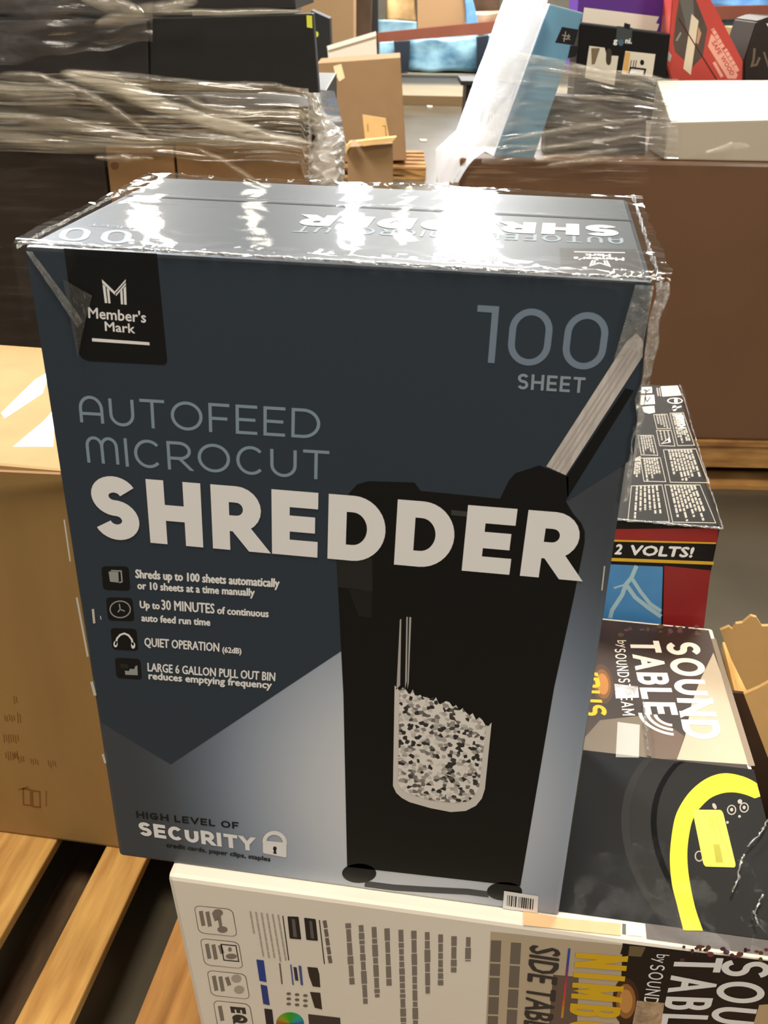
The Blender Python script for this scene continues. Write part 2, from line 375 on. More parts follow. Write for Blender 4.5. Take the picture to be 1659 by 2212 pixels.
# large dark field of the print
A.poly([(56, 541), (1408, 614), (1368, 990), (1225, 1082), (742, 1403), (369, 1651), (219, 1560)], navy, 1)
A.done('dark_print_field', shred)
# brand panel
bpan = [(138, 536), (339, 547.5)] + [(361, 775), (360.5, 783), (356, 787.5), (349, 788)] + [(192, 780), (178, 774), (171, 765), (169, 756)]
A.poly(bpan, ink_k, 2); panel = A.done('brand_panel', shred)
def emblem(art, fn, m, lay):
    # M made of two pairs of folded stripes, fn maps unit square to the face
    for q in [[(0, 1), (.5, .5), (.5, .36), (0, .84)], [(0, .79), (.11, .7), (.11, .0), (0, .0)], [(.16, .65), (.26, .56), (.26, 0), (.16, 0)],
              [(1, 1), (.5, .5), (.5, .43), (1, .92)], [(1, .87), (.54, .40), (.54, .32), (1, .78)],
              [(.74, .5), (.84, .6), (.84, 0), (.74, 0)], [(.89, .64), (1, .74), (1, 0), (.89, 0)]]:
        art.world([fn(a, b) for a, b in q], m, lay)
def bil(art, tl, tr, br, bl):
    p = [art.P(x) for x in (tl, tr, br, bl)]
    return lambda a, b: (p[0]*(1-a)+p[1]*a)*b + (p[3]*(1-a)+p[2]*a)*(1-b)
emblem(A, bil(A, (220.5, 603), (272, 603), (274, 658), (227, 654)), white_p, 3)
ftext(A, "Member's", (192, 686), (315.5, 696.5), (191, 663.5), white_p, 3, .025)
ftext(A, "Mark", (228, 714), (292, 719.5), (226.5, 694.5), white_p, 3, .025)
A.poly([(199, 730), (323, 739), (323.5, 745.5), (199.5, 737)], white_p, 3)
A.done('brand_lettering', panel)
grey_t = mat('grey_blue_print', (128, 145, 157), .5, .3); grey_100 = mat('slate_print', (114, 130, 147), .5, .3); grey_s = mat('silver_print', (138, 150, 160), .5, .3)
stext(A, '100', (1023, 781), (1303, 801), (1032, 658.6), .115, grey_100, 2, .2)
stext(A, 'SHEET', (1117.4, 840), (1262, 849), (1119.5, 806.5), .17, grey_s, 2, .17)
A.done('sheet_count_lettering', shred)
stext(A, 'aUTOFEED', (174, 915), (691, 948), (168, 853), .105, grey_t, 2, .2)
stext(A, 'mICROCUT', (189.5, 1002), (717, 1037), (183, 941), .105, grey_t, 2, .2)
A.done('subtitle_lettering', shred)
# picture of the machine
blk = mat('machine_black', (13, 13, 13), .38, .4); blk2 = mat('machine_charcoal', (38, 38, 36), .4, .3); blk3 = mat('machine_grey_sheen', (62, 61, 57), .4, .3)
body = [(757, 1062), (772, 1046), (796, 1039), (895, 1042), (903, 1052), (908, 1060), (1080, 1077), (1100, 1037), (1113, 1022), (1165, 1005), (1228, 1030), (1228, 1070), (1222, 1082), (1237, 1108), (1256, 1130), (1263, 1148), (1263, 1170),
        (1240, 1288), (1197, 1485), (1124, 1914), (750, 1872), (742, 1500), (730, 1265), (727, 1202), (728, 1100)]
A.poly(body, blk, 2)
A.poly([(1223, 1030), (1351, 838), (1369, 843), (1226, 1075)], blk, 2)
A.ell((776, 1886), 37, 21, blk, 2); A.ell((1090, 1925), 38, 20, blk, 2)
A.poly([(728, 1202), (804, 1206), (805, 1277), (731, 1268)], blk2, 3); A.poly([(752, 1270), (804, 1277), (803, 1335), (775, 1330)], mat('machine_sheen_soft', (30, 30, 29), .4, .3), 3)
A.poly([(975, 1101), (1012, 1105), (1012, 1116), (975, 1112)], blk3, 3)
pic = A.done('machine_picture', shred)
pap = mat('paper_print', (205, 198, 192), .6, .3, .0, 40, stretch=(6, 1, 1), col2=(180, 172, 166))
A.poly([(1180, 1007), (1348, 746), (1353, 738), (1373.6, 720), (1379, 724), (1386, 731), (1390, 742), (1388, 770), (1222, 1026)], pap, 3)
for t in (.25, .45, .7): A.line((1180+42*t, 1007+18*t), (1352+36*t, 744+22*t), 3, mat('paper_edge_print', (176, 168, 162), .6), 4)
A.done('paper_stack_picture', pic)
def shredmat():
    m = bpy.data.materials.new('shred_print'); m.use_nodes = True; nt = m.node_tree; b = nt.nodes['Principled BSDF']; N = nt.nodes.new; L = nt.links.new
    tc = N('ShaderNodeTexCoord'); vo = N('ShaderNodeTexVoronoi'); vo.inputs['Scale'].default_value = 300; vo.inputs['Randomness'].default_value = 1
    rp = N('ShaderNodeValToRGB'); el = rp.color_ramp.elements; el[0].position = .22; el[0].color = lin((44, 43, 42)); el[1].position = .52; el[1].color = lin((226, 220, 212)); e = el.new(.36); e.color = lin((170, 165, 158))
    L(tc.outputs['Object'], vo.inputs['Vector']); L(vo.outputs['Color'], rp.inputs[0]); L(rp.outputs[0], b.inputs['Base Color']); b.inputs['Roughness'].default_value = .5; return m
shm = shredmat()
edge = [(852.6, 1480), (849, 1697), (856, 1712), (868, 1723), (884.5, 1732), (930, 1745), (974, 1753.5), (1006, 1751), (1028, 1740), (1041, 1724), (1047.5, 1703.6), (1062, 1560)]
A.poly(edge[:1] + edge[1:] + [(1055, 1568), (1030, 1560), (987, 1537), (950, 1520), (923, 1506), (890, 1500), (862, 1490)], mat('bin_window_print', (208, 202, 194), .5), 3)
inner = [(863, 1490), (860, 1692), (867, 1704), (880, 1713), (930, 1728), (985, 1734), (1012, 1730), (1026, 1718), (1035, 1700), (1050, 1568)]
top = [(1050, 1568)]
for i in range(1, 26):
    t = i/26; x = 1050+(863-1050)*t; y = 1564-72*t-8*math.sin(t*3); top.append((x, y+random.uniform(-11, 8)))
A.poly(inner + top[1:], shm, 4)
A.poly([(864, 1338), (867, 1336), (864.5, 1480), (855, 1490), (857, 1480)], mat('silver_line_print', (170, 168, 162), .4), 3)
for q in ([(878, 1332), (881, 1332), (879, 1470), (875, 1488)], [(884.5, 1332), (888.5, 1333), (883, 1475), (880, 1488)]): A.poly(q, mat('silver_line_print', (170, 168, 162), .4), 3)
A.done('bin_window_picture', pic)
A.path([(788, 1909), (850, 1917), (930, 1922), (1010, 1926), (1056, 1932)], 13, mat('picture_floor_tone', (70, 72, 74), .5), 1.5); A.done('floor_tone_print', shred)
# title
stext(A, 'SHREDDER', (208, 1161), (1238, 1253), (193, 1024), .248, white_p, 5, .14)
A.done('title_lettering', shred)
# features
icons = [[(219, 1223), (278, 1223), (282, 1276), (223, 1274)], [(229, 1290), (286, 1291), (291, 1342), (234, 1340)], [(239, 1356), (295, 1358), (299, 1406), (243, 1403)], [(248, 1420), (303, 1423), (307, 1468), (252, 1464)]]
gs = mat('icon_silver', (150, 152, 150), .5)
for k, q in enumerate(icons):
    A.rr(q, .15, ink_k, 2); c = (sum(p[0] for p in q)/4, sum(p[1] for p in q)/4)
    if k == 0:
        A.poly([(235, 1234), (256, 1235), (257, 1258), (238, 1256)], gs, 3); A.path([(240, 1232), (262, 1233), (264, 1256), (258, 1258)], 3, gs, 3)
    if k == 1:
        A.path([(c[0]+22*math.cos(t*.35), c[1]+18*math.sin(t*.35)) for t in range(19)], 2.6, gs, 3); A.path([(c[0]-5, c[1]+6), (c[0], c[1]), (c[0]-2, c[1]-12)], 2.6, gs, 3); A.path([(c[0], c[1]), (c[0]+10, c[1]+4)], 2.4, gs, 3)
    if k == 2:
        A.path([(c[0]-19, c[1]+12), (c[0]-16, c[1]-2), (c[0]-9, c[1]-10), (c[0], c[1]-13), (c[0]+9, c[1]-9), (c[0]+16, c[1]), (c[0]+19, c[1]+13)], 4, white_p, 3)
        A.ell((c[0]-19, c[1]+10), 4.5, 7, white_p, 3); A.ell((c[0]+19, c[1]+13), 4.5, 7, white_p, 3)
    if k == 3:
        A.poly([(270, 1448), (279, 1449), (281, 1444), (290, 1445), (293, 1438), (297, 1437), (298, 1458), (271, 1457)], gs, 3); A.poly([(258, 1432), (276, 1434), (278, 1444), (262, 1443)], blk2, 3)
    A.done('feature_icon', shred)
for s, a, b, c, bo in [("Shreds up to 100 sheets automatically", (293.7, 1247.5), (603, 1268), (293, 1230), .05), ("or 10 sheets at a time manually", (298, 1271.5), (550, 1287), (297, 1256), .05),
                       ("Up to", (303, 1312.5), (345, 1315.5), (302.5, 1297.5), .05), ("30 MINUTES", (350, 1316), (463.5, 1324.5), (349, 1295.5), .03), ("of continuous", (470, 1325), (580, 1332.5), (469.5, 1310), .05),
                       ("auto feed run time", (306.4, 1341), (454, 1351), (306, 1326.5), .05), ("QUIET OPERATION", (313, 1395), (473.5, 1407), (312.3, 1377), .03), ("(62dB)", (481, 1408.5), (521.4, 1411.5), (480.7, 1397), .05),
                       ("LARGE 6 GALLON PULL OUT BIN", (319.8, 1449), (594, 1470.5), (319.2, 1431.5), .03), ("reduces emptying frequency", (322, 1466), (586.5, 1486.5), (321.7, 1451.5), .05)]:
    ftext(A, s, a, b, c, white_p, 3, bo)
A.done('feature_lettering', shred)
stext(A, 'HIGH LEVEL OF', (295.5, 1766), (516, 1790.5), (294, 1751.5), .2, ink_k, 3, .2)
ftext(A, "credit cards, paper clips, staples", (360, 1829), (584, 1860), (359.5, 1820), ink_k, 3, .05)
stext(A, 'SECURITY', (302.5, 1803.5), (552, 1838.5), (298.5, 1774), .24, white_p, 3, .13)
A.done('security_lettering', shred)
A.rr([(568, 1815), (619, 1820), (619, 1852), (568, 1842)], .08, white_p, 3)
A.path([(568+4+t*21.5+0, 1818) for t in ()] or [(571, 1820)] + [(593.5-22*math.cos(z*.26), 1817-20*math.sin(z*.26)+.06*22*(1-math.cos(z*.26))) for z in range(0, 13)] + [(616, 1824)], 8.5, white_p, 3.4)
A.ell((594, 1832), 4, 4.5, blk2, 4); A.poly([(592.5, 1834), (596, 1834.5), (598, 1844), (590.5, 1843)], blk2, 4)
A.done('padlock_emblem', shred)
A.poly([(1089, 1923), (1163, 1934.5), (1161, 1971), (1086, 1961)], white_p, 6)
x = 1097.
while x < 1152:
    wd = random.choice((1.2, 2, 3.2)); A.line((x, 1932+(x-1097)*.15), (x-1.5, 1955+(x-1097)*.15), wd, blk2, 7); x += wd+random.choice((1.2, 2, 3))
A.done('barcode_label', shred)
# worn edges
scuff = mat('scuffed_card', (196, 190, 178), .8)
for a, b, wd in [((139, 1122), (152, 1212), 3.2), ((166, 1290), (190, 1418), 4.0), ((198, 1472), (206, 1502), 6), ((222, 1628), (228, 1648), 4.5), ((201, 1315), (204, 1346), 5), ((217, 1330), (219, 1338), 2), ((1306, 1222), (1300, 1275), 3)]: A.line(a, b, wd, scuff, 3); A.done('scuffed_edge', shred)

T = Art((0, 0, BH), (0, 0, 1))
T.poly([(1208, 536), (1373, 539), (1391, 596), (1213, 594)], ink_k, 2)
tp = T.done('top_brand_panel', shred)
emblem(T, bil(T, (1320, 578), (1272, 577), (1278, 563), (1312, 564)), white_p, 3)
ftext(T, "Member's", (1347, 558), (1240, 556), (1347.5, 564), white_p, 3, .05); ftext(T, "Mark", (1318, 550), (1264, 549), (1318.5, 556), white_p, 3, .05)
T.line((1240, 545), (1350, 547), 1.6, white_p, 3)
T.done('brand_lettering', tp)
stext(T, 'SHREDDER', (1333, 488), (664, 464.5), (1337, 512), .262, white_p, 3, .13)
stext(T, 'aUTOFEED mICROCUT', (1345, 514), (640, 488), (1348, 528), .12, grey_t, 2, .2)
T.done('top_lettering', shred)
stext(T, '100', (349, 503), (139, 491), (341, 532), .13, grey_s, 2, .22)
stext(T, 'SHEET', (307, 492), (195, 483), (305, 497), .17, grey_s, 2, .2)
T.done('top_count_lettering', shred)
# centre seam of the flaps, taped
YS = atz(800, 449, BH).y
seam = link('flap_seam', *[(lambda p: ([(x, y, BH+.0006+h) for x, y, h in p], [(0, 1, 2, 3)]))([(.002, YS-.0016, 0), (BW-.002, YS-.0016, 0), (BW-.002, YS+.0016, 0), (.002, YS+.0016, 0)])][0], mat('seam_shadow_gap', (30, 30, 30), .7), shred)

# shrink film over the top, wrinkled and gathered on the edges
def filmfn(a, b):
    x = -.006 + (BW+.014)*a
    L1, L2, L3 = .022, BD, .004+.008*abs(nz(a*9, 3.1)) + .05*max(0, 1-a*9) + .06*max(0, a*14-13)
    d = b*(L1+L2+L3); wr = .0035
    if d < L1: y, z = BD+wr, BH-L1+d
    elif d < L1+L2: y, z = BD-(d-L1), BH+wr
    else: y, z = -wr, BH-(d-L1-L2)
    ed = min(abs(d-L1), abs(d-L1-L2), a*.4, (1-a)*.4)
    k = .0004 + .0019*math.exp(-ed*95)
    nx = nz(x*38, d*30, 1)+.6*nz(x*95, d*80, 2); ny = nz(x*36, d*30, 5); nzz = nz(x*32, d*28, 9)+.5*nz(x*110, d*90, 4)*(1 if ed < .02 else .1)
    y += -abs(nx)*k if d > L1+L2 else nx*k*.4
    z += abs(nzz)*k + (0 if L1 < d < L1+L2 else ny*k*.4)
    if L1 < d < L1+L2: z += .0006*math.exp(-abs(y-YS)*220) + .0022*nz(x*6, y*9, 11)
    if a < .05: x -= (.05-a)*.04*(.6+.6*nz(d*20, 7)) * (1 if L1*.5 < d < L1+L2+.02 else .3)
    if a > .96: x += (a-.96)*.10*(.7+.8*nz(d*45, 2))
    return Vector((x, y, z))
clear = film('shrink_film_clear', haze=.02, gloss=.15, scale=7, stretch=(1, 2.5, 2), rough=.06, bump=.02, lo=.5, hi=.8)
sheet('shrink_film', filmfn, 170, 110, clear, shred)
# gathered weld of the film along front top edge and right corner
gath = film('gathered_film', haze=.5, gloss=.5, scale=120, rough=.15, bump=1., lo=.35, hi=.62)
def weld(p, q, r, n, seedv):
    p = Vector(p); q = Vector(q); out = []
    def fn(a, b):
        c = p.lerp(q, a); t = b*2*math.pi; rr = r*(.55+.9*abs(nz(a*n, seedv))+.5*nz(a*n*3.1, b*3, seedv))
        return c + Vector((nz(a*n*.7, seedv+3)*r*.6, math.cos(t)*rr, math.sin(t)*rr))
    return fn
sheet('film_weld', weld((-.003, -.001, BH+.002), (BW+.006, -.001, BH+.002), .0014, 55, 1.3), 240, 8, gath, shred)
sheet('film_weld', weld((BW+.004, -.004, BH), (BW+.004, BD+.002, BH+.003), .0032, 34, 4.3), 110, 8, gath, shred)
sheet('film_weld', weld((-.004, -.002, BH), (-.003, BD, BH+.002), .0018, 30, 6.3), 110, 8, gath, shred)
def flapfn(a, b):   # loose film down the right front corner
    x = BW+.001+.009*b*(1-.6*a)+.004*nz(a*9, b*2, 3); z = BH-.16*a; y = -.002-.003*abs(nz(a*14, b*4, 8))+.004*b
    return Vector((x, y, z))
sheet('film_corner', flapfn, 40, 6, gath, shred)
hazy = film('hazy_fold', haze=.32, gloss=.5, scale=26, rough=.22, bump=.5, lo=.3, hi=.7)
def foldr(a, b):    # milky fold on the upper right of the front
    P = [Vector((1372, 612)), Vector((1412, 614)), Vector((1325, 775)), Vector((1388, 745))]
    q = P[0]*(1-a)*(1-b)+P[1]*a*(1-b)+P[2]*(1-a)*b+P[3]*a*b; p = A.P(q); p.y -= .003+.002*abs(nz(a*4, b*9, 5)); return p
sheet('film_fold', foldr, 10, 26, hazy, shred)
def foldl(a, b):
    P = [Vector((60, 540)), Vector((74, 541)), Vector((172, 705)), Vector((184, 690))]
    q = P[0]*(1-a)*(1-b)+P[1]*a*(1-b)+P[2]*(1-a)*b+P[3]*a*b; p = A.P(q); p.y -= .003+.0015*abs(nz(a*4, b*9, 15)); return p
sheet('film_fold', foldl, 6, 24, hazy, shred)
def foldn(a, b):
    P = [Vector((140, 600)), Vector((203, 636)), Vector((172, 768)), Vector((185, 705))]
    q = P[0]*(1-a)*(1-b)+P[1]*a*(1-b)+P[2]*(1-a)*b+P[3]*a*b; p = A.P(q); p.y -= .0032+.001*abs(nz(a*4, b*6, 25)); return p
sheet('film_fold', foldn, 10, 18, film('smoky_fold', haze=.28, gloss=.3, scale=20, rough=.3, bump=.3, lo=.1, hi=.6, white=(110, 112, 108)), shred)

# ------------------------------------------------------------------ sound table box
SY0, SY1, SX0, SX1 = -.016, .507, .055, .652; SH = .035
ivory = mat('white_carton', (226, 217, 202), .55, .3, .02, 5)
p8 = [W3(SX0+SH, SY0, DK), W3(SX1+SH, SY0, DK), W3(SX1+SH, SY1, DK), W3(SX0+SH, SY1, DK), W3(SX0, SY0, 0), W3(SX1, SY0, 0), W3(SX1-.014, SY1, 0), W3(SX0, SY1, 0)]
snd = box('side_table_carton', ivory, 0, 0, 0, 0, 0, 0, p8=p8, bev=.005)
tag(snd, 'white side table carton lying flat beneath the shredder box, with a black speaker picture', 'box')
S = Art((0, 0, 0), (0, 0, 1))
def sxy(x, y): # world xy -> pixel on top face
    v = ROT.transposed() @ (Vector((x, y, 0))-CAM); return (829.5+F_PX*v.x/-v.z, 1106-F_PX*v.y/-v.z)
dusk = mat('dusk_room_print', (66, 48, 40), .4, .35, .0, 5, col2=(34, 25, 22)); brown_p = mat('brown_room_print', (92, 72, 58), .4, .35, .15, 4)
pale_p = mat('pale_cushion_print', (180, 162, 138), .45, .3, .08, 6); taupe = mat('taupe_print', (112, 98, 82), .4, .3)
XL = .445
yk = atz(1400, 1637, 0).y
S.world([(XL, yk, 0), (SX1-.012, yk, 0), (SX1-.020, SY1-.006, 0), (XL, SY1-.006, 0)], dusk, 1)
S.poly([(1222, 1640), (1296, 1556), (1388, 1546), (1408, 1640)], taupe, 2); S.poly([(1388, 1530), (1478, 1590), (1462, 1640), (1398, 1640)], brown_p, 2)
S.poly([(1541, 1410), (1574, 1500), (1618, 1652), (1462, 1641), (1480, 1590), (1494, 1520), (1512, 1470)], pale_p, 2)
S.poly([(1536, 1380), (1546, 1380), (1631, 1655), (1617, 1655), (1570, 1500)], mat('grey_edge_print', (128, 112, 94), .5), 3)
for r, c in ((32, (78, 54, 36)), (24, (120, 78, 40)), (17, (172, 112, 52))): S.ell((1302, 1478), r*.72, r*1.35, mat('glow_print_%d' % r, c, .45), 2.9-r*.025, rot=-.12)
S.poly([(1334, 1560), (1382, 1566), (1380, 1637), (1330, 1636)], mat('pale_lamp_print', (180, 176, 166), .5), 3)
for k in range(26):
    t = random.random(); S.ell((1330+200*t, 1352+random.random()*22), 3+5*random.random(), 2+3*random.random(), mat('bokeh_print_%d' % (k % 3), [(92, 62, 66), (84, 66, 44), (60, 44, 46)][k % 3], .5), 2+k*.035, 10)
S.done('room_print', snd)
ring_k = mat('speaker_black', (17, 16, 15), .5, .12); ring_k2 = mat('speaker_charcoal', (25, 24, 23), .5, .12); ring_k3 = mat('speaker_rim', (33, 31, 30), .5, .12); mesh_k = mat('speaker_cloth', (28, 28, 29), .7, .15, .5, 300, detail=1)
ye = atz(1400, 1996, 0).y
S.world([(XL-.02, ye, 0), (SX1-.006, ye, 0), (SX1-.006, yk, 0), (XL-.02, yk, 0)], mesh_k, 3)
mt = mesh_k.node_tree; vo = mt.nodes.new('ShaderNodeTexVoronoi'); vo.inputs['Scale'].default_value = 330; vo.inputs['Randomness'].default_value = .05
cr_ = mt.nodes.new('ShaderNodeValToRGB'); cr_.color_ramp.elements[0].position = .2; cr_.color_ramp.elements[0].color = lin((7, 7, 7)); cr_.color_ramp.elements[1].position = .55; cr_.color_ramp.elements[1].color = lin((28, 28, 29))
t_ = mt.nodes.new('ShaderNodeTexCoord'); mt.links.new(t_.outputs['Object'], vo.inputs['Vector']); mt.links.new(vo.outputs['Distance'], cr_.inputs[0]); mt.links.new(cr_.outputs[0], mt.nodes['Principled BSDF'].inputs['Base Color'])
# the round end of the speaker: ellipse arcs clipped to the picture band
xe = SX1-.007
def band(xc, rx, ry, cy, m, lay):
    pts = []
    for i in range(41):
        t = math.radians(90+180*i/40); x = xc+rx*math.cos(t); y = cy+ry*math.sin(t)
        pts.append((min(x, xe), max(ye, min(yk, y)), 0))
    q = pts + [(xe, max(ye, cy-ry), 0), (xe, min(yk, cy+ry), 0)]
    S.world(q, m, lay)
cyk = (yk+ye)/2
xa = atz(1345, 1830, 0).x; xb = atz(1410, 1830, 0).x; xr = atz(1446, 1835, 0).x
band(.70, .70-xa, .21, cyk, ring_k3, 4); band(.702, .702-xa-.008, .205, cyk, ring_k2, 5); band(.70, .70-xb, .185, cyk, mat('speaker_groove', (7, 7, 7), .6, .05), 6); band(.70, .70-xb-.006, .18, cyk, ring_k, 7)
S.done('speaker_picture', snd)
yel = mat('yellow_ring_print', (250, 238, 24), .5, .3)
outer = [(1642, 1722), (1636, 1700), (1632, 1692), (1605, 1679), (1570, 1672), (1540, 1677), (1511, 1693), (1485, 1718), (1465, 1750), (1455, 1780), (1448, 1830), (1447, 1870), (1452, 1915), (1462, 1955), (1476, 2011)]
inr = [(1518, 2012), (1502, 1965), (1491, 1915), (1485, 1870), (1485, 1830), (1492, 1785), (1502, 1760), (1515, 1743), (1535, 1725), (1560, 1715), (1585, 1713), (1610, 1718), (1630, 1726)]
S.poly(smoothpx(outer)+smoothpx(inr), yel, 8); S.done('yellow_ring_picture', snd)
sil = mat('button_silver_print', (150, 142, 132), .5)
for c in ((1580, 1751), (1607, 1746)):
    S.ell(c, 10, 11, sil, 8); S.ell(c, 7.5, 8.5, ring_k, 9); S.ell(c, 3.5, 4, sil, 10); S.done('button_icon', snd)
S.ell((1510, 1851), 10, 12, sil, 8); S.ell((1510, 1851), 7, 9, ring_k, 9); S.done('button_icon', snd)
S.ell((1598, 1733), 5, 5, sil, 8); S.ell((1543, 1743), 4, 7, sil, 8, rot=-.5); S.ell((1597, 1765), 3, 3, sil, 8); S.ell((1571, 1778), 3, 3, sil, 8)
S.done('button_lights', snd)
lab = mat('yellow_label', (240, 236, 66), .5, .3); lab_ink = mat('label_ink', (150, 146, 30), .5)
S.rr([(1495, 1751), (1560, 1752), (1590, 1876), (1520, 1874)], .08, lab, 11)
S.poly([(1540, 1826), (1554, 1826), (1562, 1866), (1546, 1866)], lab_ink, 12)
for k, (x, y, l) in enumerate([(1530, 1764, 30), (1535, 1763, 48), (1541, 1763, 30), (1548, 1765, 58), (1554, 1764, 14), (1569, 1826, 28), (1520, 1764, 6)]): S.line((x, y), (x+l*.22, y+l), 1.3, lab_ink, 12)
S.done('price_label', snd)
warm_w = mat('warm_white_print', (236, 224, 208), .5, .3)
stext(S, 'SOUND', (1437, 1387), (1479, 1596), (1509, 1389), .2, warm_w, 4, .15)
stext(S, 'TABLE', (1359, 1384), (1394, 1544), (1423, 1385), .2, warm_w, 4, .15)
for k, r in enumerate((.018, .027, .036)):
    c = S.P((1449, 1548)); pts = [c+Vector((-r*1.0*math.cos(t), -r*.9*math.sin(t), 0)) for t in [math.pi/2*i/10 for i in range(11)]]
    for p, q in zip(pts, pts[1:]):
        d = (q-p).normalized(); n_ = Vector((-d.y, d.x, 0))*.0022; S.world([p+n_, q+n_, q-n_, p-n_], warm_w, 4)
ftext(S, 'by', (1333, 1384), (1338, 1400), (1352, 1384), warm_w, 4, 0)
stext(S, 'SOUNDSTREaM'.upper(), (1327, 1402), (1345, 1546), (1351, 1402), .13, warm_w, 4, .2)
stext(S, 'NIMBUS', (1230, 1388), (1262, 1546), (1276, 1390), .2, mat('gold_print', (214, 172, 30), .45), 3, .16)
S.done('title_lettering', snd)
S.poly([(1327, 1478), (1378, 1484), (1380, 1508), (1330, 1510)], film('tape_patch', haze=.8, gloss=.5, scale=60, rough=.3, bump=.3, lo=.0, hi=.5, white=(190, 170, 150)), 6); S.done('tape_patch', snd)
# near strip of the top and the long front face
Fa = Art((0, SY0, 0), (0, -1, 0))
tanp = mat('tan_floor_print', (186, 158, 122), .5, .3, .06, 5)
S.poly([(1130, 1968), (1215, 1984), (1341, 1996), (1341, 2022), (1130, 1999)], mat('peach_print', (222, 176, 132), .5), 4.6); S.poly([(1344, 1996), (1352, 1997), (1352, 2020), (1344, 2018)], blk, 5)
S.poly([(1356, 1998), (1390, 2002), (1389, 2024), (1355, 2021)], mat('chrome_leg_print', (214, 208, 198), .4), 5)
S.world([(atz(1395, 2010, 0).x, SY0+.004, 0), (SX1-.006, SY0+.004, 0), (SX1-.006, ye, 0), (atz(1395, 2010, 0).x, ye, 0)], dusk, 4)
S.done('lower_room_print', snd)
Fa.poly([(1060, 2012), (1120, 2018), (1190, 2026), (1345, 2041), (1338, 2400), (1040, 2400)], mat('beige_front_print', (186, 168, 142), .5, .3, .05, 4), 1)
Fa.poly([(1195, 2105), (1250, 2110), (1240, 2400), (1170, 2400)], mat('brown_rug_print', (104, 86, 74), .5, .3, .1, 6), 2)
Fa.poly([(1345, 2037), (1420, 2046), (1780, 2090), (1700, 2480), (1330, 2430)], mat('dark_front_print', (30, 23, 20), .4, .35), 2)
Fa.poly([(1346, 2040), (1358, 2041), (1353, 2062), (1340, 2060)], blk, 3); Fa.poly([(1360, 2042), (1395, 2045), (1385, 2066), (1357, 2064)], mat('olive_front_print', (110, 94, 64), .5), 3)
Fa.poly([(1640, 2170), (1780, 2160), (1700, 2480), (1600, 2300)], tanp, 3)
for r, c in ((34, (64, 40, 26)), (25, (150, 100, 50)), (17, (196, 140, 78))): Fa.ell((1352, 2162), r*.85, r*1.5, mat('lamp_glow_%d' % r, c, .45), 3.9-r*.025)
for k in range(40): Fa.ell((1470+250*random.random(), 2044+30*random.random()), 2.5+5*random.random(), 2.5+4*random.random(), mat('front_bokeh_%d' % (k % 4), [(120, 60, 62), (86, 50, 66), (96, 76, 44), (52, 36, 40)][k % 4], .5), 3+k*.03, 10)
Fa.done('front_room_print', snd)
for k in range(12):
    t = k/12.; cols = [(40, 80, 160), (60, 70, 150), (130, 60, 110), (190, 60, 80), (200, 70, 60), (200, 130, 50), (180, 160, 60)]; a = t*(len(cols)-1); i = int(a); fr = a-i
    col = tuple(cols[i][j]*(1-fr)+cols[min(i+1, 6)][j]*fr for j in range(3))
    Fa.poly([(1227.5-16*t, 2048+150*t), (1232.5-16*t, 2048+150*t), (1231.3-16*t, 2060.5+150*t), (1226-16*t, 2060.5+150*t)], mat('light_bar_print_%d' % k, col, .45), 3)
Fa.done('colour_bar_print', snd)
dk_ink = mat('dark_grey_ink', (58, 54, 50), .5); md_ink = mat('mid_grey_ink', (128, 119, 108), .5)
ftext(Fa, 'SIDE TABLE', (1147, 2041), (1131, 2236), (1209, 2050), dk_ink, 4, .03)
stext(Fa, 'NIMBUS', (1244, 2057), (1222, 2262), (1357, 2066), .15, mat('gold_print', (206, 160, 30), .45), 4, .16)
stext(Fa, 'TABLE', (1459, 2066), (1418, 2246), (1563, 2069), .15, white_p, 4, .16)
stext(Fa, 'SOUND', (1562, 2070), (1514, 2300), (1668, 2079), .15, white_p, 4, .16)
ftext(Fa, 'by', (1419, 2060), (1414, 2078), (1446, 2062), white_p, 4)
stext(Fa, 'SOUNDSTREAM', (1405, 2082), (1372, 2262), (1437, 2085), .12, white_p, 4, .2)
Fa.done('front_lettering', snd)
Fa.poly([(1376, 2160), (1435, 2165), (1428, 2212), (1366, 2210)], MATS['tape_patch'], 6); Fa.done('tape_patch', snd)
# small print on the white panel
def vx(px, py):  # slant of the leaning panel
    return .20-(px-362)*.33/968
for k, (x, y, l) in enumerate([(752, 1994, 132), (780, 1998, 170), (808, 2002, 152), (836, 2005, 125), (866, 2008, 230), (894, 2010, 230), (923, 2013, 135), (952, 2018, 110), (981, 2022, 80), (1012, 2024, 52)]):
    s = vx(x, y); yy = 0
    while yy < l:
        d = random.uniform(10, 30); e = min(l, yy+d-2.2); Fa.line((x+s*yy, y+yy), (x+s*e, y+e), random.uniform(9.5, 12.5), md_ink, 2); yy += d
Fa.done('feature_list', snd)
for x, y in ((1072, 2031), (1115, 2036)):
    yy = 0
    while yy < 200:
        d = random.uniform(26, 56); s = vx(x, y); Fa.line((x+s*yy, y+yy), (x+s*(yy+d-4), y+yy+d-4), 22, mat('caption_ink', (112, 102, 90), .5), 2); yy += d
Fa.done('caption', snd)
for k in range(6):
    x = 541+k*12; s = .17; yy = 0; l = (45 if k == 0 else 95)
    while yy < l:
        d = random.uniform(8, 24); Fa.line((x+s*yy, 1968+k*1.5+yy), (x+s*(yy+d-1.5), 1968+k*1.5+yy+d-1.5), 3.6, mat('pale_ink', (172, 162, 148), .5), 2); yy += d
Fa.done('small_print', snd)
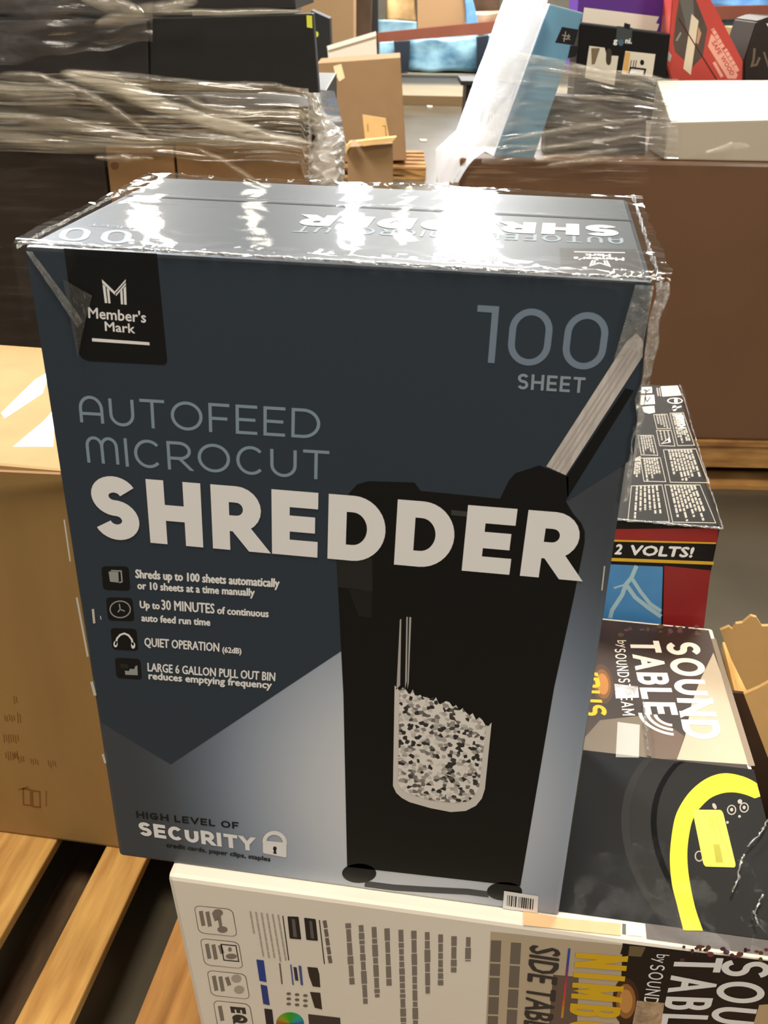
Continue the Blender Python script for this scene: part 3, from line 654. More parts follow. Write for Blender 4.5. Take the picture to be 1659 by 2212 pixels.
for k, (x, y) in enumerate([(419, 1955), (432, 2026), (447, 2095), (460, 2160)]):
    w_, h_ = [(84, 60), (84, 58), (84, 55), (80, 70)][k]; s = .17; b = .10
    q = [(x, y), (x+w_, y+w_*b), (x+w_+h_*s, y+w_*b+h_), (x+h_*s, y+h_)]
    Fa.rr(q, .16, mat('icon_outline', (120, 110, 98), .5), 2)
    q2 = [(q[0][0]+1.6, q[0][1]+1.2), (q[1][0]-1.6, q[1][1]+1.4), (q[2][0]-1.6, q[2][1]-1.2), (q[3][0]+1.6, q[3][1]-1.4)]
    Fa.rr(q2, .15, ivory, 3)
    for j in range(3 if k < 3 else 1): Fa.line((x+15+j*14, y+12+j*1.4), (x+21+j*14, y+44+j*1.4-(14 if j == 2 else 0)), 8.5, md_ink, 4)
    if k == 0: Fa.ell((x+52, y+16), 11, 8, md_ink, 4.3); Fa.poly([(x+50, y+20), (x+58, y+20), (x+62, y+48), (x+55, y+47)], md_ink, 4); Fa.ell((x+62, y+52), 11, 7, md_ink, 4.6)
    if k == 1:
        Fa.frame([(x+46, y+13), (x+78, y+16), (x+84, y+50), (x+52, y+47)], 2.4, dk_ink, 4); Fa.ell((x+65, y+24), 4, 5, md_ink, 4); Fa.ell((x+68, y+39), 12, 6, md_ink, 4)
    if k == 2: Fa.ell((x+64, y+18), 11, 9, mat('pale_ink', (172, 162, 148), .5), 4); Fa.ell((x+70, y+42), 11, 9, MATS['pale_ink'], 4)
    if k == 3: stext(Fa, 'EQ', (x+37, y+13), (x+44, y+48), (x+70, y+16), .26, dk_ink, 4, .12)
    Fa.done('feature_icon', snd)
for a, b in (((611, 1978), (624, 2074)), ((690, 1987), (701, 2082))): Fa.line(a, b, 2.2, dk_ink, 2)
for q in ([(621, 1979), (645, 1980), (651, 2029), (626, 2027)], [(657, 1982), (682, 1985), (687, 2032), (662, 2030)]): Fa.rr(q, .06, mat('badge_ink', (40, 36, 34), .5), 2)
for q in ([(630, 1984), (637, 1985), (642, 2024), (634, 2023)], [(668, 1988), (674, 1989), (679, 2027), (672, 2026)]): Fa.poly(q, mat('badge_grey', (96, 90, 86), .5), 3)
for k in range(5): Fa.line((701+k*2.6, 1988+k*19), (704+k*2.6, 2004+k*19), 8, mat('caption_ink', (112, 102, 90), .5), 2)
for q, c in [([(554, 2072), (570, 2074), (576, 2121), (561, 2118)], (40, 66, 140)), ([(563, 2126), (577, 2129), (583, 2171), (569, 2168)], (44, 64, 128)), ([(571, 2178), (588, 2180), (593, 2225), (577, 2225)], (44, 38, 46)), ([(666, 2190), (735, 2198), (738, 2260), (672, 2260)], (62, 54, 54)),
             ([(664, 2088), (686, 2090), (690, 2104), (692, 2132), (676, 2130), (668, 2108)], (52, 44, 40)), ([(670, 2142), (692, 2144), (696, 2180), (680, 2176), (674, 2156)], (54, 45, 40)),
             ([(645, 2085), (651, 2086), (655, 2128), (650, 2127)], (70, 84, 140)), ([(634, 2088), (641, 2089), (645, 2118), (638, 2117)], (56, 52, 70)), ([(627, 2083), (630, 2083), (635, 2127), (632, 2127)], (80, 92, 150)), ([(603, 2080), (606, 2080), (611, 2125), (608, 2125)], (110, 96, 90))]:
    Fa.poly(q, mat('diagram_%d_%d_%d' % c, c, .5), 3)
for k in range(9): Fa.ell((624+18*(k % 3), 2146+(k//3)*11+2*(k % 3)), 5, 3, mat('caption_ink', (112, 102, 90), .5), 3, 12)
# colour wheel
cw = (627, 2210)
for k in range(24):
    import colorsys
    h = colorsys.hsv_to_rgb((k/24+.60) % 1, .78, .62); t0 = 2*math.pi*k/24; t1 = 2*math.pi*(k+1)/24
    Fa.poly([cw, (cw[0]+30*math.cos(t0), cw[1]+24*math.sin(t0)), (cw[0]+30*math.cos(t1), cw[1]+24*math.sin(t1))], mat('hue_%d' % k, tuple(255*x for x in h), .5), 3)
Fa.done('setup_diagram', snd)
# film over top right of this box
def sfilm(a, b):
    x = .440 + (.660-.440)*a; y = SY0-.004 + (SY1+.012-SY0)*b; z = .0052 + .0012*abs(nz(x*20, y*10, 3)) + .0003*nz(x*60, y*40, 8)
    if a > .9: z -= (a-.9)*.9*(.6+.6*abs(nz(y*22, 3)))
    if x < BW+.006 and y < BD: x = BW+.006
    return Vector((x, y, z))
sheet('shrink_film', sfilm, 60, 110, film('table_film', haze=.003, gloss=.02, scale=10, rough=.06, bump=.05, lo=.55, hi=.8), snd)
for pl in ([(1605, 1878-20), (1596, 1880), (1590, 1915), (1578, 1940)], [(1658, 1780), (1640, 1812), (1612, 1840)], [(1645, 1945), (1626, 1985), (1634, 2010)], [(1388, 1520), (1392, 1575), (1398, 1630)]):
    a = [S.P(p)+Vector((0, 0, .008)) for p in pl]
    def cr(u, v, a=a):
        k = u*(len(a)-1); i = min(int(k), len(a)-2); p = a[i].lerp(a[i+1], k-i); r = .0016*(.2+1.6*abs(nz(u*17, a[0].x*50)))
        t = v*2*math.pi; return p+Vector((r*math.cos(t)+.002*nz(u*9, 4), .4*r, r*math.sin(t)))
    sheet('film_crease', cr, 40, 6, gath, snd)

# ------------------------------------------------------------------ jump starter box (red and black) behind
VX0, VX1, VY0, VY1, VZ = .405, .625, .522, 1.035, .146
vk = mat('glossy_black_carton', (20, 18, 17), .4, .2); vred = mat('red_print', (140, 34, 34), .42, .35, .08, 9)
vol = box('power_pack_carton', vk, VX0, VX1, VY0, VY1, DK, VZ, bev=.004)
tag(vol, 'red and black power pack box with VOLTS! lettering, behind the side table carton', 'box')
V = Art((0, VY0, 0), (0, -1, 0))
V.poly([(1300, 1143), (1552, 1141), (1549, 1174), (1300, 1166)], vred, 1)
V.poly([(1435, 1222), (1535, 1232), (1520, 1360), (1432, 1360)], vred, 1)
gold = mat('gold_stripe', (206, 164, 44), .45)
V.poly([(1300, 1165), (1547, 1171.5), (1546.5, 1175), (1300, 1169)], gold, 2); V.poly([(1300, 1204), (1542, 1213), (1541, 1220), (1300, 1211)], gold, 2)
V.poly([(1300, 1218), (1432, 1224), (1428, 1352), (1290, 1352)], mat('blue_print', (74, 134, 186), .42, .35, .14, 12), 1)
V.done('front_print', vol)
V.path([(1375, 1222), (1364, 1248), (1352, 1262), (1344, 1285), (1322, 1318), (1318, 1335)], 9, mat('cable_print', (160, 190, 200), .45), 2)
V.path([(1364, 1248), (1385, 1280), (1405, 1305), (1428, 1320)], 8, MATS['cable_print'], 2.2); V.path([(1352, 1262), (1372, 1290), (1400, 1312), (1428, 1332)], 9, MATS['cable_print'], 2.4); V.path([(1352, 1262), (1326, 1270)], 4, MATS['cable_print'], 2.6)
V.done('cable_picture', vol)
def slant(dx):
    return dx
ftext(V, 'VOLTS!', (1359, 1198), (1494, 1203), (1364, 1178), white_p, 3, .06); ftext(V, '2', (1328, 1196), (1341, 1196.5), (1333, 1176), white_p, 3, .06)
V.done('volts_lettering', vol)
Vt = Art((0, 0, VZ), (0, 0, 1)); pi_ = mat('pale_print', (150, 144, 132), .5); ph = mat('panel_white_print', (214, 208, 196), .5)
def panel(q, n, wt, fill=.8):
    Vt.frame(q, 1.6, pi_, 2); dashes(Vt, Vector(q[0]).lerp(Vector(q[1]), .12), Vector(q[3]).lerp(Vector(q[2]), .10), Vector(q[1]).lerp(Vector(q[0]), .12), Vector(q[2]).lerp(Vector(q[3]), .12), n, wt, pi_, 3, fill)
panel([(1378, 941), (1411, 941), (1421, 984), (1385, 983)], 5, 3.2); panel([(1383, 990), (1426, 989), (1438, 1041), (1391, 1040)], 6, 4)
panel([(1433, 972), (1503, 970), (1530, 1043), (1448, 1042)], 8, 4.6); panel([(1412, 896), (1441, 895), (1449, 926), (1419, 926)], 4, 3.2); panel([(1418, 930), (1450, 930), (1458, 964), (1425, 963)], 3, 3.2)
panel([(1447, 893), (1476, 892), (1500, 962), (1464, 963)], 5, 4); panel([(1364, 1050), (1430, 1048), (1446, 1127), (1356, 1127)], 6, 4.5); panel([(1436, 1048), (1512, 1048), (1546, 1130), (1453, 1128)], 8, 4.8)
dashes(Vt, (1372, 990), (1366, 1042), (1384, 985), (1383, 1042), 3, 4, pi_, 3)
Vt.poly([(1386, 836), (1408, 836), (1409, 849), (1385, 850)], ph, 2); Vt.poly([(1385, 854), (1413, 853), (1415, 873), (1383, 875)], ph, 2); Vt.poly([(1387, 879), (1413, 877), (1415, 891), (1402, 894), (1390, 890)], ph, 2)
Vt.path([(1390, 842), (1398, 846), (1405, 840)], 2, vk, 3); Vt.path([(1392, 860), (1398, 868), (1405, 858)], 2, vk, 3)
Vt.poly([(1427, 835), (1464, 833), (1472, 854), (1431, 857)], ph, 2); Vt.poly([(1440, 838), (1460, 837), (1464, 848), (1443, 850)], mat('stamp_grey_print', (176, 168, 152), .5), 3); Vt.line((1419, 838), (1422, 856), 3, pi_, 2); Vt.line((1424, 838), (1427, 856), 2.4, pi_, 2)
Vt.ell((1458, 866), 17, 6.5, ph, 2); Vt.ell((1458, 866), 14.5, 5, vk, 3); Vt.ell((1460, 866), 4, 5, ph, 4); Vt.ell((1457, 882), 5, 6, ph, 2); Vt.line((1452, 884), (1472, 878), 3, ph, 2)
Vt.poly([(1427, 960), (1449, 956), (1446, 946)], ph, 4); Vt.poly([(1431, 958), (1444, 956), (1443, 950)], vk, 5)
ftext(Vt, 'HYPER', (1465, 926), (1459, 896), (1481, 925), ph, 4, .06)
Vt.done('top_print', vol)
def vfilm(a, b):
    x = VX0+.06+(VX1+.008-VX0-.06)*a; y = VY0-.004+(VY1-VY0+.01)*b; z = VZ+.003+.0012*abs(nz(x*24, y*10, 6)); x += (.005*nz(y*30, 2) if a > .97 else 0)
    return Vector((x, y, z))
sheet('shrink_film', vfilm, 30, 70, MATS['table_film'], vol)
sheet('film_weld', weld((VX1+.002, VY0-.002, VZ+.001), (VX1+.002, VY1, VZ+.002), .0028, 30, 2.7), 110, 8, gath, vol)
sheet('film_weld', weld((VX0+.05, VY0-.002, VZ+.001), (VX1+.002, VY0-.002, VZ+.001), .0018, 24, 3.7), 90, 8, gath, vol)

# ------------------------------------------------------------------ plain carton on the left
KY, KZ, KX0, KX1 = .418, .202, -.78, -.03
lc = box('plain_carton', card, KX0, KX1, KY, KY+.44, DK, KZ, bev=.006)
tag(lc, 'plain brown cardboard carton on the pallet left of the shredder box', 'box')
K = Art((0, KY, 0), (0, -1, 0)); stamp = mat('faint_stamp_ink', (134, 92, 46), .75)
for x, y, w_, h_ in [(30, 1512, 6, 16), (38, 1552, 6, 22), (10, 1552, 22, 14), (8, 1595, 34, 16), (12, 1632, 26, 16), (40, 1640, 14, 12), (66, 1645, 18, 10), (104, 1650, 16, 14), (30, 1632, 8, 12)]:
    for j in range(int(w_/5)+1): K.line((x+j*5, y-h_/2+random.uniform(-2, 2)), (x+j*5+2, y+h_/2+random.uniform(-3, 3)), 2.2, stamp, 1)
    K.done('stamped_mark', lc)
for c in ((58, 1722), (78, 1726)): K.frame([(c[0]-8, c[1]-18), (c[0]+8, c[1]-16), (c[0]+9, c[1]+18), (c[0]-7, c[1]+16)], 3.5, stamp, 1)
K.line((100, 1708), (100, 1742), 2.5, stamp, 1); K.line((40, 1706), (62, 1700), 3, stamp, 1)
K.done('stamped_symbol', lc)
Kt = Art((0, 0, KZ), (0, 0, 1)); light_w = mat('painted_light_patch', (250, 246, 236), .6, .3)  # patches of light on the carton top, painted as white shapes
Kt.poly([(2, 892), (10, 904), (92, 850), (110, 800), (76, 820)], light_w, 1); Kt.done('light_patch_rear', lc); Kt.poly([(28, 965), (115, 965), (120, 880), (96, 908)], light_w, 1)
Kt.done('light_patch_near', lc)
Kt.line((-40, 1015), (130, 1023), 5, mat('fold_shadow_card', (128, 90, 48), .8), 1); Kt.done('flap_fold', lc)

# ------------------------------------------------------------------ torn open carton at the right edge
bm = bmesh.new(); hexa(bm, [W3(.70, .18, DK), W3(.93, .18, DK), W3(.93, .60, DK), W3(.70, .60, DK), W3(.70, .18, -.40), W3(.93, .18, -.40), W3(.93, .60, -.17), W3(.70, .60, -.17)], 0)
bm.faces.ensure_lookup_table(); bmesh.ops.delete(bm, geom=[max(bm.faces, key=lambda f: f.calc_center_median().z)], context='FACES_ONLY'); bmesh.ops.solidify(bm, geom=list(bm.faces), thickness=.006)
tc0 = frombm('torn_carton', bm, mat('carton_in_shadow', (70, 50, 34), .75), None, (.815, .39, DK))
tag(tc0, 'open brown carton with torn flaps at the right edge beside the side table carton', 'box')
TA = lambda px, py, y: on(px, py, (0, y, 0), (0, 1, 0))
prism('torn_flap', card_l, [TA(x, y, .60) for x, y in [(1556, 1362), (1575, 1354), (1582, 1360), (1590, 1348), (1604, 1346), (1622, 1331), (1634, 1334), (1646, 1353), (1720, 1352), (1720, 1500), (1636, 1494), (1612, 1490), (1580, 1425)]], (0, .006, 0), tc0)
prism('torn_flap', card_l, [TA(x, y, .52) for x, y in [(1607, 1500), (1640, 1486), (1700, 1452), (1735, 1560), (1745, 1800), (1664, 1650)]], (0, .006, 0), tc0)
dkbag = mat('black_poly', (20, 19, 18), .35, .4, bump=.4, scale=12)
# ------------------------------------------------------------------ wrapped load on the right
GV = 2.75; GU0, GU1 = .183, 1.45; GT = .345; GB = -.455
def quad(px4, v): return [atv(x, y, v) for x, y in px4]      # tl,tr,br,bl
def leanbox(name, mats, q, v, depth, parent=None, bev=.004, vec=None, facemat=None):
    tl, tr, br, bl = quad(q, v); d = VA*depth if vec is None else Vector(vec)
    return box(name, mats, 0, 0, 0, 0, 0, 0, parent=parent, bev=bev, p8=[bl, br, br+d, bl+d, tl, tr, tr+d, tl+d], facemat=facemat)
class VArt(Art):
    def __init__(s, v): super().__init__(hv(0, v, 0), -VA)
def pallet(name, u0, u1, v0, v1, top, label):
    m = mat('grey_brown_pallet', (182, 136, 78), .75, .2, .0, 7, stretch=(1, 1, 5), col2=(128, 90, 52))
    o = box(name, m, u0, u1, v0, v0+.1, top-.018, top, hv, bev=.002); o['base_point'] = tuple(o['base_point'])
    tag(o, label, 'pallet')
    n = 5
    for i in range(1, n): box('deck_board', m, u0, u1, v0+(v1-v0-.1)*i/(n-1), v0+(v1-v0-.1)*i/(n-1)+.1, top-.018, top, hv, parent=o, bev=.002)
    h0, h1 = FL+.02, top-.0185
    for k in range(3):   # notched stringers run across the front, middle and back
        vv = v0+.006+(v1-v0-.05)*k/2; L = u1-u0; pts = []
        for a, z in [(0, h0), (0, h1), (L, h1), (L, h0), (L-.16, h0), (L-.19, h0+.055), (L-.46, h0+.055), (L-.49, h0), (.49, h0), (.46, h0+.055), (.19, h0+.055), (.16, h0)]: pts.append(hv(u0+a, vv, z))
        prism('stringer', m, pts, VA*.038, o)
    for k in range(3): box('bottom_board', m, u0, u1, v0+(v1-v0-.1)*k/2, v0+(v1-v0-.1)*k/2+.1, FL, FL+.018, hv, parent=o, bev=.002)
    return o
pallet('shipping_pallet', GU0-.01, GU1, GV-.01, GV+.9, GB-.001, 'wooden pallet under the big brown carton on the right')
gay = box('bulk_carton', mat('brown_bulk_card', (104, 74, 50), .42, .4, .06, 5, coat=.12), GU0, GU1, GV, GV+.46, GB, GT, hv, bev=.008)
tag(gay, 'big brown bulk carton wrapped in film on a pallet at the right', 'box')
VG = VArt(GV)
VG.poly([(952, 352), (984, 352), (984, 392), (956, 386)], mat('red_mark', (170, 74, 58), .6), 1)
# white low carton on top
a0, a1 = uvz(1434, 345, GV+.03)[0], uvz(1437, 264, GV+.03)[1]; a2 = uvz(1560, 176, GV+.20)[1]
wc = box('white_flat_carton', [mat('white_carton_shaded', (178, 168, 150), .55, .3), mat('white_carton_lit', (244, 238, 226), .45, .4)], 0, 0, 0, 0, 0, 0, p8=[hv(a0, GV+.03, GT+.001), hv(1.2, GV+.03, GT+.001), hv(1.2, GV+.20, GT+.001), hv(uvz(1418, 178, GV+.20)[0], GV+.20, GT+.001), hv(a0+.005, GV+.03, a1), hv(1.2, GV+.03, a1+.02), hv(1.2, GV+.20, a2+.01), hv(uvz(1418, 178, GV+.20)[0], GV+.20, a2)], facemat=lambda f: 1 if f.normal.z > .6 else 0)  # shade painted into the front colour, glare into the top
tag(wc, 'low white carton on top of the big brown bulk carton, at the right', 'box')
# dark carton in the film beside it
dc = leanbox('dark_carton', mat('dark_wrapped_carton', (54, 48, 43), .45, .4, .1, 6), [(1182, 205), (1398, 222), (1394, 336), (1176, 334)], GV+.10, .08)
tag(dc, 'dark carton under stretch film between the blue box and the low white carton', 'box')
# tall leaning blue box
bl_ = mat('teal_blue_print', (98, 142, 166), .45, .35, .06, 6); wh_gl = mat('glare_white_side', (232, 234, 236), .3, .5, .03, 8)  # white of the left side is glare put into the colour
v1 = GV+.04; v2 = v1+.26
tl, tr, br, bl = quad([(1187, 8), (1262, 28), (1150, 352), (1066, 338)], v1); tl2 = atv(1094, -6, v2); bl2 = atv(985, 296, v2)
lift = Vector((0, 0, 0))
bb = box('tall_blue_box', [bl_, wh_gl, mat('grey_lid', (120, 122, 120), .5)], 0, 0, 0, 0, 0, 0, p8=[bl, br, br+(bl2-bl), bl2, tl, tr, tr+(tl2-tl), tl2], bev=.004, facemat=lambda f: 2 if f.normal.z > .8 else (1 if f.normal.dot(UA) < -.5 else 0))
tag(bb, 'tall pale blue box leaning to the right on the wrapped load, glare-white side facing left', 'box')
VB = VArt(v1)
VB.poly([(1214, 58), (1250, 64), (1240, 98), (1199, 92)], ink_k, 2); VB.poly([(1232, 98), (1250, 100), (1244, 122), (1226, 126)], ink_k, 2)
for a, b in [((1214, 76), (1232, 79)), ((1216, 83), (1226, 85)), ((1222, 68), (1218, 90)), ((1228, 82), (1231, 86)), ((1229, 74), (1226, 84))]: VB.line(a, b, 2, mat('pale_print', (150, 144, 132), .5), 3)
VB.done('black_tab_print', bb)
# purple box behind
v3 = GV+.36
pu = leanbox('purple_box', mat('purple_print', (92, 48, 136), .45, .35), [(1252, -60), (1462, -30), (1442, 190), (1240, 165)], v3, .16)
tag(pu, 'purple box with a white panel, behind the black box on the right load', 'box')
VP = VArt(v3)
VP.poly([(1262, 16), (1424, 36), (1417, 50), (1424, 52), (1416, 76), (1255, 60)], mat('cream_panel_print', (232, 224, 208), .45), 1); VP.done('white_panel', pu)
# black box with white pictures
v4 = GV+.20
kb = leanbox('black_window_box', vk, [(1252, 49), (1449, 73), (1428, 262), (1236, 250)], v4, .12)
tag(kb, 'black box with two white pictures and small white lettering, in front of the purple box', 'box')
VK = VArt(v4); cream = mat('cream_print', (214, 206, 188), .5)
VK.poly([(1273, 99), (1306, 103), (1310, 118), (1320, 122), (1322, 120), (1336, 121), (1327, 184), (1263, 168)], cream, 1); VK.poly([(1277, 104), (1296, 104), (1285, 138), (1278, 140)], mat('olive_blur_print', (120, 104, 78), .5), 2)
VK.rr([(1310, 104), (1322, 106), (1320, 142), (1308, 139)], .4, mat('brown_blur_print', (62, 52, 42), .5), 2)
VK.poly([(1351, 110), (1416, 117), (1409, 166), (1343, 160)], cream, 1); VK.poly([(1351, 112), (1362, 114), (1356, 158), (1345, 156)], mat('amber_print', (214, 166, 92), .5), 2)
VK.ell((1387, 135), 4.5, 6, vk, 2); VK.path([(1359, 158), (1362, 146), (1394, 150), (1391, 162)], 4, vk, 2); VK.poly([(1362, 150), (1390, 153), (1388, 162), (1360, 159)], white_p, 2)
for x in (1364, 1370, 1375): VK.line((x, 130), (x-3, 146), 1.8, vk, 2)
VK.done('picture_panels', kb)
VK.poly([(1333, 56), (1366, 60), (1364, 96), (1330, 92)], mat('smoke_grey_print', (62, 66, 68), .5), 1); VK.poly([(1349, 49), (1362, 53), (1360, 64), (1347, 60)], ink_k, 2); VK.ell((1341, 92), 6, 7, mat('steel_blue_print', (70, 100, 120), .4), 2)
ftext(VK, 'g', (1325, 93), (1333, 94), (1326, 82), white_p, 3, .06); ftext(VK, 'ni.', (1351, 93), (1364, 94), (1352, 82), white_p, 3, .06)
VK.done('white_lettering', kb)
# red leaning box
v5 = GV+.24; redp = mat('coral_red_print', (190, 72, 62), .42, .35, .06, 8)
RP = [(1455, -45), (1512, -45), (1560, 45), (1605, 132), (1600, 260), (1480, 262), (1437, 136), (1447, 60)]
rb = prism('red_box', redp, quad(RP, v5), VA*.1, bev=.003); tag(rb, 'red box tilted on its corner with a dark hexagon picture, on the right load', 'box')
VR = VArt(v5)
VR.poly([(1468, -10), (1496, -20), (1528, 62), (1518, 122), (1495, 146), (1458, 112), (1454, 92), (1460, 40)], mat('hexagon_dark_print', (86, 74, 66), .45, .3, .2, 10), 1)
VR.poly([(1468, 0), (1496, -20), (1500, 40), (1486, 74)], mat('hexagon_grey_print', (104, 100, 96), .45), 2)
VR.poly([(1494, 30), (1509, 45), (1492, 162), (1476, 148)], mat('bone_print', (222, 208, 182), .5), 3); VR.poly([(1509, 58), (1515, 72), (1508, 96), (1504, 92)], mat('flesh_print', (196, 148, 116), .5), 3)
VR.line((1466, 40), (1548, 172), 2.6, mat('dark_slant_line', (74, 30, 26), .6), 4); VR.line((1461, 88), (1471, 70), 4, mat('pale_print', (150, 144, 132), .5), 3)  # narrow dark line running slantwise across the face
VR.poly([(1444, 110), (1451, 120), (1447, 134), (1440, 128)], mat('grey_tag_print', (190, 176, 170), .5), 3)
pk = mat('pale_pink_print', (232, 168, 150), .5)
VR.poly([(1536, 73), (1542, 78), (1594, 162), (1590, 170), (1572, 170), (1529, 100)], pk, 2)
for k, (c, s0, s1) in enumerate([('SAFE', (1537, 92), (1552, 119)), ('WOOD', (1556, 125), (1579, 164))]): ftext(VR, c, s0, s1, (s0[0]+8, s0[1]-5), redp, 3, .04)
for (a, b) in (((1539, 62), (1563, 104)), ((1566, 106), (1594, 154))): VR.line(a, b, 8, pk, 2)
for k in range(9): p = Vector((1541, 65)).lerp(Vector((1592, 150)), k/9); VR.line((p.x-4, p.y+2.5), (p.x+4, p.y-2.5), 1.6, redp, 3)
VR.line((1542, 134), (1560, 166), 7, pk, 2); VR.done('red_box_print', rb)
og = prism('orange_box', mat('orange_print', (206, 122, 66), .5), quad([(1450, -40), (1468, -40), (1458, 30), (1448, 60)], v5+.11), VA*.02); tag(og, 'orange edged box just visible behind the red box', 'box')
db = prism('dark_picture_box', mat('espresso_print', (40, 30, 24), .45, .35, .2, 8), quad([(1606, 172), (1606, 132), (1634, 46), (1662, 36), (1800, 40), (1790, 262), (1610, 262)], GV+.28), VA*.2, bev=.004)
tag(db, 'dark brown box with a pale curved print at the right edge of the load', 'box')
VD = VArt(GV+.28); cg = mat('pale_curve_print', (112, 96, 80), .5)
VD.path([(1630, 104), (1628, 128), (1624, 142), (1634, 140), (1641, 124)], 5, cg, 1); VD.done('curve_print', db); VD.line((1650, 112), (1662, 150), 4, cg, 1); VD.done('white_line', db); VD.poly([(1655, 50), (1670, 54), (1668, 74)], white_p, 1); VD.done('white_print', db)
# stretch film of the right load
wrapR = film('stretch_film_right', haze=.42, gloss=.4, scale=4.0, stretch=(1.6, 1.6, 7), rough=.16, bump=.2, lo=.25, hi=.85, white=(220, 212, 198))
def wr(a, b):
    v = GV-.03+.008*nz(a*5, b*26, 1); x = 1070+395*a; 
    yt = 118+52*a+9*nz(a*5, 3); yb = 352-10*a+8*nz(a*7, 5); p = atv(x-(30*b if a < .3 else 0), yt+(yb-yt)*b, v); return p
fr_ = sheet('stretch_film', wr, 90, 60, wrapR, base=hv(.5, GV-.03, GT-.02)); frb = tuple(fr_['base_point']); tag(fr_, 'clear stretch film pulled across the boxes on the right load', 'film', kind='stuff')
def wg(a, b):
    x = 985+420*a; y = 336+70*b+5*nz(a*6, b*3, 2); return atv(x, y, GV-.012-.004*abs(nz(a*5, b*9, 7)))
fg = sheet('stretch_film', wg, 60, 20, film('stretch_film_glare', haze=.5, gloss=.4, scale=5, stretch=(1.2, 1.2, 26), rough=.14, bump=.25, lo=.52, hi=.74, white=(226, 196, 160), soft=True), base=hv(.4, GV-.02, .3)); tag(fg, 'clear film with painted glare lines along the upper edge of the big brown bulk carton', 'film', kind='stuff')  # glare lines put into the film as pale streaks
glare_white_film = film('glare_white_film', haze=1.0, gloss=.25, scale=5, stretch=(2.5, 2.5, 2.5), rough=.25, bump=.15, lo=.12, hi=.42, white=(246, 247, 250))  # film coloured solid white to carry the glare
def wl(a, b):      # film drawn from the leaning box down to the carton corner
    k = b; xl = 1090+(985-1090)*min(1, k/.72) if k < .72 else 985+(941-985)*((k-.72)/.10 if k < .82 else 1); xr = (1186+(1070-1186)*min(1, k/.82)) if k < .82 else 1070+(990-1070)*((k-.82)/.18)**.5
    y = -6+400*k; x = xl+(xr-xl)*a; v = GV-.005+.24*(1-a)*(1-.8*k)+.003*nz(a*4, k*6, 4); 
    return atv(x, y+4*nz(a*6, k*5, 2), v-.012)
o = sheet('stretch_film', wl, 40, 90, glare_white_film, base=hv(.25, GV, GT-.02)); tag(o, 'glare-white stretch film drawn down the left side of the tall blue box', 'film', kind='stuff')

# ------------------------------------------------------------------ wrapped load on the left
LV = 2.2
def lb(name, m, px0, px1, zt, zb, depth, v=LV, **k):
    u0 = uvz(px0, 200, v)[0]; u1 = uvz(px1, 200, v)[0]; return box(name, m, u0, u1, v, v+depth, zb, zt, hv, **k)
Z = lambda x, y, v=LV: uvz(x, y, v)[1]
k_fur = mat('matte_black_panel', (30, 29, 28), .55, .3, .06, 20); k_fur2 = mat('black_panel_soft', (38, 35, 34), .5, .35, .15, 5)
umb = mat('umber_carton', (44, 34, 26), .6, .3, .25, 4)
pallet('shipping_pallet', -1.6, -.13, LV, LV+1.0, -.46, 'pallet in shadow under the dark wrapped load on the left')
zA0 = min(Z(691, 206), Z(-520, 205)); zC = Z(450, 318)
t = lb('dark_stacked_carton', umb, -520, 208, zC-.005, -.459, .8); tag(t, 'very dark carton low in the wrapped load behind the left side of the shredder box', 'box')
c1 = lb('brown_carton', mat('amber_card', (140, 106, 68), .6, .3, .08, 6), 214, 364, zC, -.459, .6); tag(c1, 'left of two brown cartons low in the wrapped load on the left', 'box')
c2 = lb('brown_carton', MATS['amber_card'], 369, 668, zC+.006, -.459, .6); tag(c2, 'wide brown carton with its right end at the film bulge, in the left load', 'box')
VL = VArt(LV); VL.ell((248, 358), 9, 9, mat('stain_brown', (108, 72, 38), .7), 1); VL.done('round_stain', c1)
mcart = lb('low_dark_carton', mat('black_brown_carton', (44, 38, 34), .5, .4, .2, 7), -520, 684, zA0-.002, zC+.008, .8); tag(mcart, 'long dark carton under the film below the black panels, in the left load', 'box')
tlq = quad([(322, 38), (676, 29), (689, 205), (326, 196)], LV); 
kA = box('black_furniture_panel', k_fur, 0, 0, 0, 0, 0, 0, p8=[tlq[3], tlq[2], tlq[2]+VA*.05, tlq[3]+VA*.05, tlq[0], tlq[1], tlq[1]+VA*.05, tlq[0]+VA*.05], bev=.003)
tag(kA, 'large matte black panel box with a small yellow sticker at its upper right corner', 'box')
VL.poly([(662, 33), (674, 34), (675, 61), (663, 59)], mat('lime_sticker', (206, 212, 70), .5), 1); VL.done('yellow_sticker', kA)
tlq = quad([(-520, 52), (319, 40), (322, 196), (-520, 204)], LV)
kB = box('black_furniture_panel', k_fur2, 0, 0, 0, 0, 0, 0, p8=[tlq[3], tlq[2], tlq[2]+VA*.5, tlq[3]+VA*.5, tlq[0], tlq[1], tlq[1]+VA*.5, tlq[0]+VA*.5], bev=.003)
tag(kB, 'black panel box at the far left under grey film, beside the stickered black panel', 'box')
tlq = quad([(-520, -70), (630, -60), (640, 20), (-520, 40)], LV+.03)
kT = box('black_furniture_panel', k_fur2, 0, 0, 0, 0, 0, 0, p8=[tlq[3], tlq[2], tlq[2]+VA*.5, tlq[3]+VA*.5, tlq[0], tlq[1], tlq[1]+VA*.5, tlq[0]+VA*.5], bev=.003)
tag(kT, 'uppermost black panel box cut off by the top of the picture, in the left load', 'box')
wrapL = film('stretch_film_left', haze=.5, gloss=.45, scale=2.6, stretch=(1.0, 1.0, 9), rough=.16, bump=.2, lo=.32, hi=.74, white=(206, 192, 164))
